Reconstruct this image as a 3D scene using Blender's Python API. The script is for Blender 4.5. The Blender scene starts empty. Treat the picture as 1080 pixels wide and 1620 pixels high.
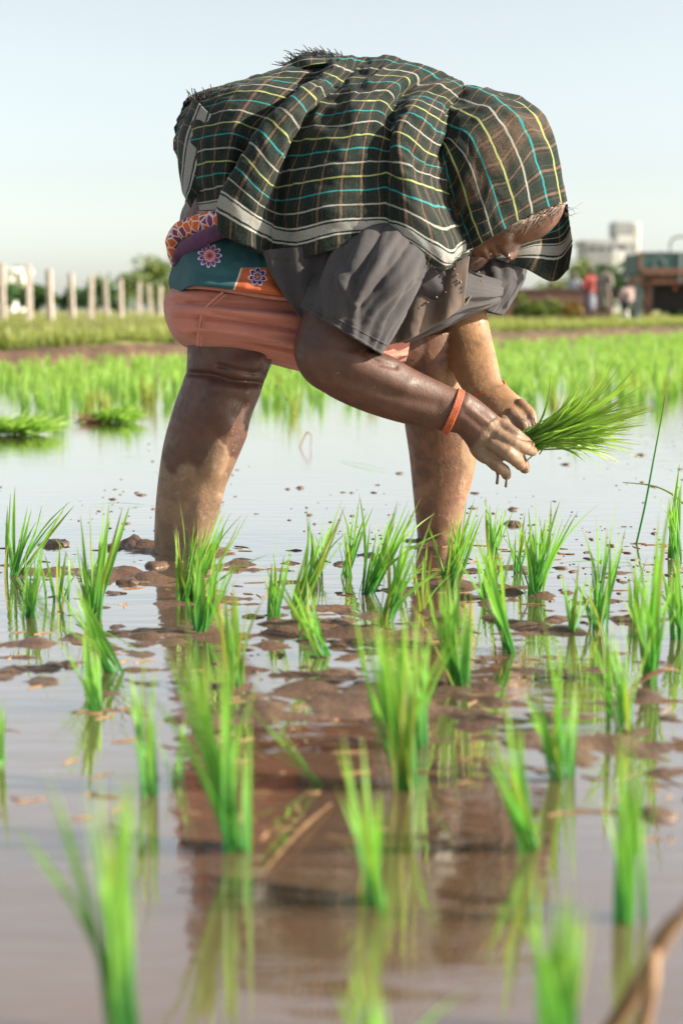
import bpy, bmesh, math, random
import numpy as np
from mathutils import Vector, Matrix, Quaternion

# ------------------------------------------------------------------ camera, sky, sun, exposure
SC = bpy.context.scene
COL = SC.collection
H = 0.47                                   # camera height above the water
F = 2400.0                                 # focal length in photo pixels (photo 1080 x 1620)
TH = math.atan(320.0 / F)                  # downward pitch (horizon at photo row 490)
cam = bpy.data.cameras.new('camera'); camo = bpy.data.objects.new('camera', cam); COL.objects.link(camo)
camo.location = (0, 0, H); camo.rotation_euler = (math.pi / 2 - TH, 0, 0)
cam.sensor_fit = 'HORIZONTAL'; cam.sensor_width = 24.0; cam.lens = 24.0 * F / 1080.0
cam.clip_start = 0.05; cam.clip_end = 5000
cam.dof.use_dof = True; cam.dof.focus_distance = 2.86; cam.dof.aperture_fstop = 3.6
SC.camera = camo

SUN_TO = Vector((0.85, -0.11, 0.48)).normalized()
world = bpy.data.worlds.new('World'); SC.world = world; world.use_nodes = True
wn = world.node_tree
bg = wn.nodes['Background']
sky = wn.nodes.new('ShaderNodeTexSky'); sky.sky_type = 'NISHITA'; sky.sun_disc = False
sky.sun_elevation = math.asin(SUN_TO.z); sky.sun_rotation = math.atan2(SUN_TO.x, SUN_TO.y)
sky.air_density = 1.0; sky.dust_density = 1.0; sky.ozone_density = 1.0
hs = wn.nodes.new('ShaderNodeHueSaturation'); hs.inputs['Saturation'].default_value = 0.34
wn.links.new(sky.outputs[0], hs.inputs['Color']); tint = wn.nodes.new('ShaderNodeMixRGB'); tint.blend_type = 'MULTIPLY'; tint.inputs[0].default_value = 1.0; tint.inputs[2].default_value = (0.97, 1.0, 0.975, 1)
wn.links.new(hs.outputs[0], tint.inputs[1]); wn.links.new(tint.outputs[0], bg.inputs['Color'])
bg.inputs['Strength'].default_value = 0.088
sun = bpy.data.lights.new('sun', 'SUN'); sun.energy = 5.0; sun.angle = math.radians(0.6); sun.color = (1.0, 0.90, 0.74)
suno = bpy.data.objects.new('sun', sun); COL.objects.link(suno)
suno.rotation_euler = (-SUN_TO).to_track_quat('-Z', 'Y').to_euler(); suno.location = (6, -1, 5)
SC.view_settings.view_transform = 'Standard'; SC.view_settings.look = 'None'
SC.view_settings.exposure = 1.22; SC.view_settings.gamma = 1.0
SC.cycles.use_denoising = True; SC.cycles.max_bounces = 8; SC.cycles.transparent_max_bounces = 12
SC.cycles.sample_clamp_indirect = 6.0

# ------------------------------------------------------------------ helpers
cT, sT = math.cos(TH), math.sin(TH)
def P(px, py, Y):
    """world point at distance Y for a place measured in the photograph"""
    cx = (px - 540) / F; cy = (810 - py) / F
    t = Y / (cT + cy * sT)
    return Vector((t * cx, Y, H + t * (cy * cT - sT)))
def G(px, py, z=0.0):
    cx = (px - 540) / F; cy = (810 - py) / F
    t = (z - H) / (cy * cT - sT)
    return Vector((t * cx, t * (cT + cy * sT), z))

def _hash(ix, iy, iz, seed):
    h = (ix * 374761393 + iy * 668265263 + iz * 1442695041 + seed * 974634777) & 0xffffffff
    h = ((h ^ (h >> 13)) * 1274126177) & 0xffffffff
    return ((h ^ (h >> 16)) & 0xffff) / 32767.5 - 1.0
def vnoise(x, y, z=0.0, seed=0):
    x = np.asarray(x, float); y = np.asarray(y, float) + 0 * x; z = np.asarray(z, float) + 0 * x
    ix, iy, iz = (np.floor(a).astype(np.int64) for a in (x, y, z))
    fx, fy, fz = x - ix, y - iy, z - iz
    fx, fy, fz = (f * f * (3 - 2 * f) for f in (fx, fy, fz))
    r = 0
    for a in (0, 1):
        for b in (0, 1):
            for c in (0, 1):
                w = (fx if a else 1 - fx) * (fy if b else 1 - fy) * (fz if c else 1 - fz)
                r = r + w * _hash(ix + a, iy + b, iz + c, seed)
    return r
def fbm(x, y, z=0.0, o=4, seed=0):
    r = 0; a = 1.0; s = 0.0
    for k in range(o):
        r = r + a * vnoise(np.asarray(x) * 2 ** k + 7.3 * k, np.asarray(y) * 2 ** k + 3.1 * k, np.asarray(z) * 2 ** k, seed + k)
        s += a; a *= 0.5
    return r / s

def cr(arr, n, closed=False):
    """Catmull-Rom resampling of the first axis to n samples"""
    a = np.asarray(arr, float); k = len(a)
    t = np.linspace(0, k - 1, n); i = np.minimum(np.floor(t).astype(int), k - 2); f = (t - i).reshape((-1,) + (1,) * (a.ndim - 1))
    pad = np.concatenate([2 * a[:1] - a[1:2], a, 2 * a[-1:] - a[-2:-1]])
    p0, p1, p2, p3 = pad[i], pad[i + 1], pad[i + 2], pad[i + 3]
    return 0.5 * (2 * p1 + (p2 - p0) * f + (2 * p0 - 5 * p1 + 4 * p2 - p3) * f ** 2 + (3 * p1 - p0 - 3 * p2 + p3) * f ** 3)

class MB:
    """collects shapes; build() links them as one mesh object"""
    def __init__(s): s.v = []; s.f = []; s.n = 0; s.mi = []; s.at = {}
    def add(s, v, f, mi=0, **attrs):
        v = np.asarray(v, float).reshape(-1, 3)
        for k, val in attrs.items():
            s.at.setdefault(k, []).append((s.n, np.asarray(val, float)))
        s.v.append(v); s.f += [tuple(int(i) + s.n for i in q) for q in f]; s.mi += [mi] * len(f); s.n += len(v); return s
    def grid(s, pts, mi=0, **attrs):
        pts = np.asarray(pts, float); a, b = pts.shape[:2]
        idx = np.arange(a * b).reshape(a, b)
        f = np.stack([idx[:-1, :-1], idx[1:, :-1], idx[1:, 1:], idx[:-1, 1:]], -1).reshape(-1, 4)
        return s.add(pts.reshape(-1, 3), f.tolist(), mi, **attrs)
    def loft(s, rings, n=28, m=None, cap=True, power=1.0, mi=0):
        """rings of (ax, ay, bx, by, Y, half_depth): the two outline points in the photo, distance and half depth"""
        C = []; V = []; W = []
        for ax, ay, bx, by, Y, hy in rings:
            A = np.array(P(ax, ay, Y)); B = np.array(P(bx, by, Y)); C.append((A + B) / 2); V.append((A - B) / 2); W.append(np.array((0, hy, 0)))
        return s.rings(np.array(C), np.array(V), np.array(W), n, m, cap, power, mi)
    def rings(s, C, V, W, n=28, m=None, cap=True, power=1.0, mi=0):
        m = m or 6 * len(C)
        C, V, W = cr(C, m), cr(V, m), cr(W, m)
        ph = np.arange(n) * 2 * math.pi / n
        co = np.sign(np.cos(ph)) * np.abs(np.cos(ph)) ** power; si = np.sign(np.sin(ph)) * np.abs(np.sin(ph)) ** power
        pts = C[:, None] + V[:, None] * co[None, :, None] + W[:, None] * si[None, :, None]
        return s.tubegrid(pts, C, cap, mi)
    def tubegrid(s, pts, C, cap=True, mi=0, **attrs):
        m, n = pts.shape[:2]
        f = []
        for i in range(m - 1):
            for j in range(n):
                k = (j + 1) % n; f.append((i * n + j, i * n + k, (i + 1) * n + k, (i + 1) * n + j))
        v = pts.reshape(-1, 3)
        if cap:
            v = np.vstack([v, C[:1], C[-1:]])
            for j in range(n):
                k = (j + 1) % n
                f.append((m * n, k, j)); f.append((m * n + 1, (m - 1) * n + j, (m - 1) * n + k))
        return s.add(v, f, mi, **attrs)
    def tube(s, pts, rad, n=12, m=None, cap=True, mi=0, flat=1.0):
        """round tube through world points with radii, rounded ends"""
        pts = np.asarray([tuple(p) for p in pts], float); rad = np.asarray(rad, float)
        m = m or max(4, 4 * len(pts))
        if len(pts) > 2: c = cr(pts, m)
        else: c = pts[0] + (pts[1] - pts[0]) * np.linspace(0, 1, m)[:, None]
        r = np.interp(np.linspace(0, len(rad) - 1, m), np.arange(len(rad)), rad)
        if cap:   # rounded ends
            t0 = c[0] - c[1]; t0 /= np.linalg.norm(t0) + 1e-9; t1 = c[-1] - c[-2]; t1 /= np.linalg.norm(t1) + 1e-9
            ks = (0.98, 0.75, 0.4)
            pre = [c[0] + t0 * r[0] * k for k in ks]; post = [c[-1] + t1 * r[-1] * k for k in ks[::-1]]
            c = np.vstack([pre, c, post]); r = np.concatenate([[r[0] * math.sqrt(max(0.02, 1 - k * k)) for k in ks], r, [r[-1] * math.sqrt(max(0.02, 1 - k * k)) for k in ks[::-1]]])
        T = np.gradient(c, axis=0); T /= np.linalg.norm(T, axis=1)[:, None] + 1e-9
        up = np.array((0.0, 1.0, 0.0)) if abs(T[:, 1]).mean() < 0.8 else np.array((0.0, 0.0, 1.0))
        U = np.cross(T, up); U /= np.linalg.norm(U, axis=1)[:, None] + 1e-9; W = np.cross(U, T)
        ph = np.arange(n) * 2 * math.pi / n
        ring = c[:, None] + r[:, None, None] * (U[:, None] * np.cos(ph)[None, :, None] + flat * W[:, None] * np.sin(ph)[None, :, None])
        return s.tubegrid(ring, c, True, mi)
    def ball(s, c, r, n=12, mi=0, rot=None):
        r = np.ones(3) * np.asarray(r)
        v = [(0, 0, 1)]; f = []
        for i in range(1, n):
            for j in range(2 * n):
                a = math.pi * i / n; b = math.pi * j / n; v.append((math.sin(a) * math.cos(b), math.sin(a) * math.sin(b), math.cos(a)))
        v.append((0, 0, -1)); N = 2 * n
        for j in range(N): f.append((0, 1 + j, 1 + (j + 1) % N))
        for i in range(n - 2):
            for j in range(N): f.append((1 + i * N + j, 1 + (i + 1) * N + j, 1 + (i + 1) * N + (j + 1) % N, 1 + i * N + (j + 1) % N))
        L = len(v) - 1
        for j in range(N): f.append((L, 1 + (n - 2) * N + (j + 1) % N, 1 + (n - 2) * N + j))
        v = np.array(v) * r
        if rot is not None: v = v @ np.array(rot).T
        return s.add(v + np.array(tuple(c)), f, mi)
    def box(s, lo, hi, mi=0, rz=0.0, bev=0.0):
        x0, y0, z0 = lo; x1, y1, z1 = hi
        b = bev
        if b <= 0:
            v = [(x, y, z) for z in (z0, z1) for x, y in ((x0, y0), (x1, y0), (x1, y1), (x0, y1))]
            f = [(3, 2, 1, 0), (4, 5, 6, 7), (0, 1, 5, 4), (1, 2, 6, 5), (2, 3, 7, 6), (3, 0, 4, 7)]
        else:
            loop = lambda k: [(x0 + b + k, y0 + k), (x1 - b - k, y0 + k), (x1 - k, y0 + b + k), (x1 - k, y1 - b - k), (x1 - b - k, y1 - k), (x0 + b + k, y1 - k), (x0 + k, y1 - b - k), (x0 + k, y0 + b + k)]
            v = []
            for z, k in ((z0, b * .5), (z0 + b, 0), (z1 - b, 0), (z1, b * .5)): v += [(x, y, z) for x, y in loop(k)]
            f = [tuple(range(7, -1, -1)), tuple(range(24, 32))]
            for i in range(3):
                for j in range(8): f.append((i * 8 + j, i * 8 + (j + 1) % 8, (i + 1) * 8 + (j + 1) % 8, (i + 1) * 8 + j))
        return s.add(v, f, mi)
    def mesh(s, name):
        me = bpy.data.meshes.new(name); V = np.vstack(s.v) if s.v else np.zeros((0, 3))
        me.from_pydata(V.tolist(), [], s.f)
        if any(s.mi): me.polygons.foreach_set('material_index', s.mi)
        for k, lst in s.at.items():
            vec = lst[0][1].ndim > 1
            a = me.attributes.new(k, 'FLOAT_VECTOR' if vec else 'FLOAT', 'POINT')
            buf = np.zeros((s.n, 3)) if vec else np.zeros(s.n)
            for o, val in lst: buf[o:o + len(val)] = val
            a.data.foreach_set('vector' if vec else 'value', buf.ravel())
        me.update(); return me
    def build(s, name, mats, parent=None, smooth=True):
        return link(name, s.mesh(name), mats, parent, smooth)

def link(name, me, mats=None, parent=None, smooth=True):
    if mats is not None:
        me.materials.clear()
        for m in (mats if isinstance(mats, (list, tuple)) else [mats]): me.materials.append(m)
    if smooth: me.polygons.foreach_set('use_smooth', [True] * len(me.polygons))
    o = bpy.data.objects.new(name, me); COL.objects.link(o)
    if parent is not None: o.parent = parent; o.matrix_parent_inverse = Matrix.Translation(parent.location).inverted() if parent.type == 'EMPTY' and parent.parent is None else Matrix()
    return o
def tag(o, label=None, cat=None, group=None, kind=None):
    for k, v in (('label', label), ('category', cat), ('group', group), ('kind', kind)):
        if v: o[k] = v
    return o
def empty(name, loc, label=None, cat=None, group=None):
    o = bpy.data.objects.new(name, None); COL.objects.link(o); o.location = loc; o.empty_display_size = 0.05
    return tag(o, label, cat, group)
def remesh(me, voxel, smooth=4, fac=0.5):
    o = bpy.data.objects.new('tmp', me); COL.objects.link(o)
    r = o.modifiers.new('r', 'REMESH'); r.mode = 'VOXEL'; r.voxel_size = voxel
    if smooth: q = o.modifiers.new('s', 'SMOOTH'); q.iterations = smooth; q.factor = fac
    dg = bpy.context.evaluated_depsgraph_get(); dg.update()
    out = bpy.data.meshes.new_from_object(o.evaluated_get(dg), depsgraph=dg)
    bpy.data.objects.remove(o); return out
def solid(o, t=0.003, off=0.0):
    m = o.modifiers.new('thickness', 'SOLIDIFY'); m.thickness = t; m.offset = off; return o
def coords(me):
    a = np.empty(len(me.vertices) * 3); me.vertices.foreach_get('co', a); return a.reshape(-1, 3)
def setattr_f(me, name, val):
    a = me.attributes.new(name, 'FLOAT', 'POINT'); a.data.foreach_set('value', np.asarray(val, float))

# ------------------------------------------------------------------ materials
class NT:
    def __init__(s, name):
        s.m = bpy.data.materials.new(name); s.m.use_nodes = True; s.t = s.m.node_tree
        s.b = s.t.nodes['Principled BSDF']; s.out = s.t.nodes['Material Output']
    def node(s, typ, **kw):
        n = s.t.nodes.new('ShaderNode' + typ)
        for k, v in kw.items(): setattr(n, k, v)
        return n
    def put(s, sock, v):
        if isinstance(v, bpy.types.NodeSocket): s.t.links.new(v, sock)
        else:
            if hasattr(sock.default_value, '__len__') and len(sock.default_value) == 4 and len(v) == 3: v = (*v, 1)
            sock.default_value = v
    def set(s, **kw):
        for k, v in kw.items(): s.put(s.b.inputs[k.replace('_', ' ')], v)
        return s
    def math(s, op, a, b=0.0, c=0.0, clamp=False):
        n = s.node('Math', operation=op, use_clamp=clamp); s.put(n.inputs[0], a); s.put(n.inputs[1], b); s.put(n.inputs[2], c); return n.outputs[0]
    def mix(s, f, a, b, blend='MIX'):
        n = s.node('MixRGB', blend_type=blend); s.put(n.inputs[0], f); s.put(n.inputs[1], a); s.put(n.inputs[2], b); return n.outputs[0]
    def step(s, v, lo, hi, a=0.0, b=1.0):
        n = s.node('MapRange', interpolation_type='SMOOTHSTEP'); s.put(n.inputs[0], v); n.inputs[1].default_value = lo; n.inputs[2].default_value = hi; n.inputs[3].default_value = a; n.inputs[4].default_value = b; return n.outputs[0]
    def line(s, v, c, w, soft=0.35):
        """1 where |v-c| < w"""
        return s.step(s.math('ABSOLUTE', s.math('SUBTRACT', v, c)), w * (1 - soft), w * (1 + soft), 1.0, 0.0)
    def attr(s, name, vec=False):
        n = s.node('Attribute', attribute_name=name); return n.outputs['Vector'] if vec else n.outputs['Fac']
    def pos(s): return s.node('NewGeometry').outputs['Position']
    def obj(s): return s.node('TexCoord').outputs['Object']
    def noise(s, scale=5.0, detail=4.0, vec=None, rough=0.55, col=False, dist=0.0):
        n = s.node('TexNoise'); n.inputs['Scale'].default_value = scale; n.inputs['Detail'].default_value = detail; n.inputs['Roughness'].default_value = rough; n.inputs['Distortion'].default_value = dist
        s.put(n.inputs['Vector'], vec if vec is not None else s.pos()); return n.outputs['Color' if col else 'Fac']
    def scale(s, v, xyz):
        n = s.node('Mapping'); s.put(n.inputs['Vector'], v); n.inputs['Scale'].default_value = xyz; return n.outputs[0]
    def bump(s, h, strength=0.3, dist=0.01, normal=None):
        n = s.node('Bump'); n.inputs['Strength'].default_value = strength; n.inputs['Distance'].default_value = dist; s.put(n.inputs['Height'], h)
        if normal is not None: s.put(n.inputs['Normal'], normal)
        s.put(s.b.inputs['Normal'], n.outputs[0]); return n.outputs[0]
    def ramp(s, f, stops):
        n = s.node('ValToRGB'); e = n.color_ramp.elements
        while len(e) < len(stops): e.new(0.5)
        for i, (p, c) in enumerate(stops): e[i].position = p; e[i].color = (*c, 1)
        s.put(n.inputs[0], f); return n.outputs[0]
def mat(name, c1, c2=None, rough=0.7, scale=6.0, bump=0.0, bscale=60.0, bdist=0.004, lo=0.35, hi=0.65, **kw):
    n = NT(name); c2 = c2 or tuple(x * 0.6 for x in c1)
    f = n.step(n.noise(scale, 5), lo, hi)
    n.set(Base_Color=n.mix(f, c1, c2), Roughness=rough, **kw)
    if bump: n.bump(n.noise(bscale, 4), bump, bdist)
    return n.m

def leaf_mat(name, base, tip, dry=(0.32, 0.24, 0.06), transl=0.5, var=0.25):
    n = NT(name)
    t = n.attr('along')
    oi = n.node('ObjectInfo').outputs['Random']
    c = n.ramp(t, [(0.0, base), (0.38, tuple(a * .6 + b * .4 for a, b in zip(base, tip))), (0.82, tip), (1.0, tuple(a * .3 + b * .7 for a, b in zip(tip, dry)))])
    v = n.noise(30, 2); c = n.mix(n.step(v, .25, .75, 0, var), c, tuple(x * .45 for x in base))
    c = n.mix(n.math('MULTIPLY', n.math('GREATER_THAN', oi, .87), .75), c, dry)
    c = n.mix(n.math('MULTIPLY', n.math('FRACT', n.math('MULTIPLY', oi, 7.3)), .30), c, tip)
    n.set(Base_Color=c, Roughness=0.42); n.b.inputs['Specular IOR Level'].default_value = 0.35
    tr = n.node('BsdfTranslucent'); n.put(tr.inputs[0], n.mix(.6, c, n.mix(1, c, (1.0, 1.15, .35), 'MULTIPLY')))
    mx = n.node('MixShader'); mx.inputs[0].default_value = transl
    n.t.links.new(n.b.outputs[0], mx.inputs[1]); n.t.links.new(tr.outputs[0], mx.inputs[2]); n.t.links.new(mx.outputs[0], n.out.inputs[0])
    return n.m

M = {}
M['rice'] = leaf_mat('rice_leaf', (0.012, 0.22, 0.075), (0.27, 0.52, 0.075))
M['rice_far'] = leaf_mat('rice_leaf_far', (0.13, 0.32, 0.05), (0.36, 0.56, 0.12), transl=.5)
M['grass'] = leaf_mat('bank_grass', (0.14, 0.20, 0.04), (0.42, 0.45, 0.14), dry=(.42, .34, .14), transl=.4, var=.4)
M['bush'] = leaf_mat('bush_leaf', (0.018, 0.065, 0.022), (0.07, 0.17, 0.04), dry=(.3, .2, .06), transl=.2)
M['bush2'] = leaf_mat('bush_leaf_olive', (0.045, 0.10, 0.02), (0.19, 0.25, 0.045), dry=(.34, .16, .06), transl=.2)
M['bundle'] = leaf_mat('bundle_leaf', (0.10, 0.29, 0.05), (0.34, 0.52, 0.09), transl=.45, var=.4)
M['stem'] = mat('plant_stem', (0.14, 0.12, 0.05), (0.07, 0.06, 0.03))
M['dry'] = mat('dry_stalk', (0.34, 0.20, 0.10), (0.20, 0.11, 0.05), rough=.7, scale=40)

def mud_material():
    n = NT('wet_mud')
    a = n.noise(9, 6); b = n.noise(55, 5)
    c = n.mix(n.step(a, .35, .68), (0.095, 0.056, 0.038), (0.155, 0.096, 0.064)); c = n.mix(n.step(b, .45, .7, 0, .5), c, (0.05, 0.03, 0.021))
    n.set(Base_Color=c, Roughness=n.step(b, .3, .75, .22, .55)); n.bump(n.noise(130, 6), .5, .006)
    return n.m
M['mud'] = mud_material()
def water_material():
    n = NT('muddy_water')
    p = n.pos()
    a = n.noise(2.2, 5, p)
    n.set(Base_Color=n.mix(n.step(a, .3, .7), (0.150, 0.088, 0.055), (0.105, 0.062, 0.040)), Roughness=0.025)
    n.b.inputs['IOR'].default_value = 1.6
    r1 = n.noise(3.0, 3, n.scale(p, (2.0, 9.0, 1)), dist=.4); r2 = n.noise(14.0, 3, n.scale(p, (.8, 2.6, 1)))
    h = n.math('ADD', n.math('MULTIPLY', r1, 1.0), n.math('MULTIPLY', r2, .25))
    for lx, ly in ((-.30, 2.93), (.19, 3.09)):       # rings round the legs
        dn = n.node('VectorMath', operation='DISTANCE'); n.put(dn.inputs[0], p); dn.inputs[1].default_value = (lx, ly, 0); dd = dn.outputs['Value']
        rg = n.math('MULTIPLY', n.math('SINE', n.math('MULTIPLY', dd, 95.0)), n.math('POWER', 2.718, n.math('MULTIPLY', dd, -5.0))); h = n.math('ADD', h, n.math('MULTIPLY', rg, .22))
    nr = n.bump(h, .05, .02)
    gl = n.node('BsdfGlossy'); n.put(gl.inputs['Roughness'], n.step(n.noise(3.5, 6, p, .65), .42, .72, .012, .11)); gl.inputs['Color'].default_value = (1, .985, .965, 1); n.put(gl.inputs['Normal'], nr)
    lw = n.node('LayerWeight'); lw.inputs['Blend'].default_value = .5; n.put(lw.inputs['Normal'], nr)
    fac = n.math('ADD', .10, n.math('MULTIPLY', n.math('POWER', lw.outputs['Facing'], 2.6), .86), clamp=True)
    mx = n.node('MixShader'); n.put(mx.inputs[0], fac); n.t.links.new(n.b.outputs[0], mx.inputs[1]); n.t.links.new(gl.outputs[0], mx.inputs[2]); n.t.links.new(mx.outputs[0], n.out.inputs[0])
    return n.m
M['water'] = water_material()

# ------------------------------------------------------------------ the setting: water, mud bed, bank and field ground
w = MB(); w.grid([[(x, y, 0.0) for x in (-400, -2.4, 2.4, 900)] for y in (-8, .4, 4.3, 40, 700)][::-1]).build('water', M['water'])
tag(bpy.data.objects['water'], 'shallow muddy water flooding the rice field', None, None, 'structure')

def blob(X, Yv, px, py, rx, ry):
    g = G(px, py); return np.exp(-(((X - g.x) / rx) ** 2 + ((Yv - g.y) / ry) ** 2))
xs = np.arange(-2.2, 2.2, .010); ys = np.arange(.6, 4.6, .009)
X, Yv = np.meshgrid(xs, ys)
hz = -0.0105 - .003 * np.clip((Yv - 2.7) / .5, 0, 1) + .0080 * fbm(X * 6, Yv * 9, 0, 5, 3) + .0175 * fbm(X * 21, Yv * 40, 0, 5, 11)
for a in ((640, 990, .32, .18, .009), (820, 1110, .22, .16, .008), (900, 1180, .10, .05, .006), (640, 1130, .22, .10, .005), (480, 1130, .16, .12, .005), (110, 1060, .32, .25, .0075), (330, 1010, .2, .15, .006), (50, 1440, .10, .05, .012),
          (1040, 1230, .09, .13, .010), (730, 930, .18, .10, .009), (240, 870, .15, .07, .011), (60, 900, .25, .10, .008), (420, 890, .15, .08, .007), (560, 880, .15, .06, .006), (900, 900, .2, .1, .007), (200, 915, .2, .08, .006), (700, 860, .10, .06, .008), (560, 930, .2, .1, .004), (980, 960, .2, .15, .005), (420, 960, .2, .12, .003), (130, 1490, .08, .03, .006)):
    hz = hz + 1.0 * a[4] * blob(X, Yv, *a[:4])
hz = hz - .010 * blob(X, Yv, 640, 1420, .20, .22) - .007 * blob(X, Yv, 330, 1330, .1, .2) - .006 * blob(X, Yv, 560, 720, 1.5, .5) - .006 * blob(X, Yv, 960, 1400, .09, .12) - .004*blob(X, Yv, 250, 1500, .2, .2)
# churned mud round the two legs
for px, py, r, hh in ((288, 872, .085, .020), (692, 856, .075, .016), (215, 862, .045, .022), (85, 860, .05, .012), (180, 915, .06, .010)):
    b_ = blob(X, Yv, px, py, r, r * .8); hz = hz + hh * b_ * (.65 + .9 * np.abs(fbm(X * 26, Yv * 26, 1, 3, 5)))
m = MB(); m.grid(np.stack([X, Yv, hz], -1)[:, ::-1]); o = m.build('mud_bed', M['mud']); o['kind'] = 'structure'

# bank: a low earth bund running away to the right, then rough grassland to the horizon
B0 = G(0, 583); B1 = G(1080, 528); BD = (B1 - B0); BD.z = 0; BD.normalize(); BN = Vector((-BD.y, BD.x, 0))
if BN.y < 0: BN = -BN
def bank(t, n_):
    return B0 + BD * t + BN * n_
prof = [(-.05, -.15), (.0, .0), (.06, .07), (.15, .125), (.32, .165), (.7, .18), (1.3, .16), (2.5, .13), (8, .12), (20, .18), (60, .25), (200, .3), (600, .3), (2500, .3)]
ts = np.concatenate([np.arange(-25, 60, .12), np.arange(60, 500, 6), [700, 1200, 2500]])
V = []
for i, (n_, z) in enumerate(prof):
    row = np.zeros((len(ts), 3)); wob = .10 * fbm(ts * 1.3, 0 * ts + i * .4, 0, 3, 2) + .05 * fbm(ts * 5, 0 * ts + i, 0, 2, 9)
    if i > 7: wob = wob * 0
    for k, t in enumerate(ts):
        p = bank(t, n_ + wob[k]); row[k] = (p.x, p.y, z + (.03 * vnoise(t * 2, i * .7, 0, 8) if 1 < i < 8 else 0))
    V.append(row)
def ground_material():
    n = NT('bank_ground'); a = n.noise(.8, 6); z = n.node('SeparateXYZ'); n.put(z.inputs[0], n.pos())
    earth = n.mix(n.step(n.noise(7, 5), .35, .65), (.055, .032, .02), (.11, .06, .036)); grass = n.mix(n.step(a, .35, .65), (.16, .19, .05), (.27, .24, .09))
    n.set(Base_Color=n.mix(n.step(n.math('ADD', z.outputs[2], n.math('MULTIPLY', n.noise(4, 3), .06)), .175, .195), earth, grass), Roughness=.95); n.bump(n.noise(20, 5), .6, .03); return n.m
m = MB(); m.grid(np.array(V)); o = m.build('field_bank', ground_material()); o['kind'] = 'structure'

# ------------------------------------------------------------------ rice
rng = random.Random(4)
def blade_mesh(name, bend, seed, twist=.6, segs=8, wmax=1.0):
    """unit blade: length 1 along z, half width ~0.5 across x, bending towards +y"""
    r = random.Random(seed); v = []; f = []; al = []
    for i in range(segs + 1):
        t = i / segs; wd = .5 * wmax * (0.55 + .45 * min(1, t / .3)) * (1 - max(0, (t - .45) / .55) ** 1.6)
        wd = max(wd, .02); a = twist * t * r.choice((.8, 1.0, 1.2))
        cx, cy = math.cos(a), math.sin(a); off = bend * t ** 2.2
        z = t * (1 - .25 * abs(bend) * t)
        for k, (sx, dy) in enumerate(((-1, .28), (0, 0), (1, .28))):
            v.append((sx * wd * cx * 1.0, dy * wd * 1.0 + sx * wd * cy, z)); al.append(t)
            v[-1] = (v[-1][0], v[-1][1] + off * BEND, v[-1][2])
    for i in range(segs):
        for k in range(2): f.append((i * 3 + k, i * 3 + k + 1, i * 3 + 4 + k, i * 3 + 3 + k))
    return np.array(v), f, np.array(al)
BEND = 18.0     # bend is given in blade lengths, the blade's cross section is scaled down by about this much
BL = []
for k, bnd in enumerate((.0, .06, .12, .18, .26, -.05, .10, .38)):
    v, f, al = blade_mesh('blade', bnd, k); mb = MB(); mb.add(v, f, along=al); me = mb.mesh('blade'); me.materials.append(M['rice'])
    me.polygons.foreach_set('use_smooth', [True] * len(f)); BL.append(me)

def place_blade(root, base, tip, width, me=None):
    d = tip - base; L = d.length
    o = bpy.data.objects.new('blade', me or rng.choice(BL[:4] + BL[:3] + BL[4:7] + [BL[7]])); COL.objects.link(o); o.parent = root
    q = d.to_track_quat('Z', 'Y'); q = q @ Quaternion((0, 0, 1), rng.uniform(-.9, .9) + (math.pi if rng.random() < .5 else 0))
    o.rotation_mode = 'QUATERNION'; o.rotation_quaternion = q; o.location = base - root.location; o.scale = (width, L / 18.0, L)
    return o

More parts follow.
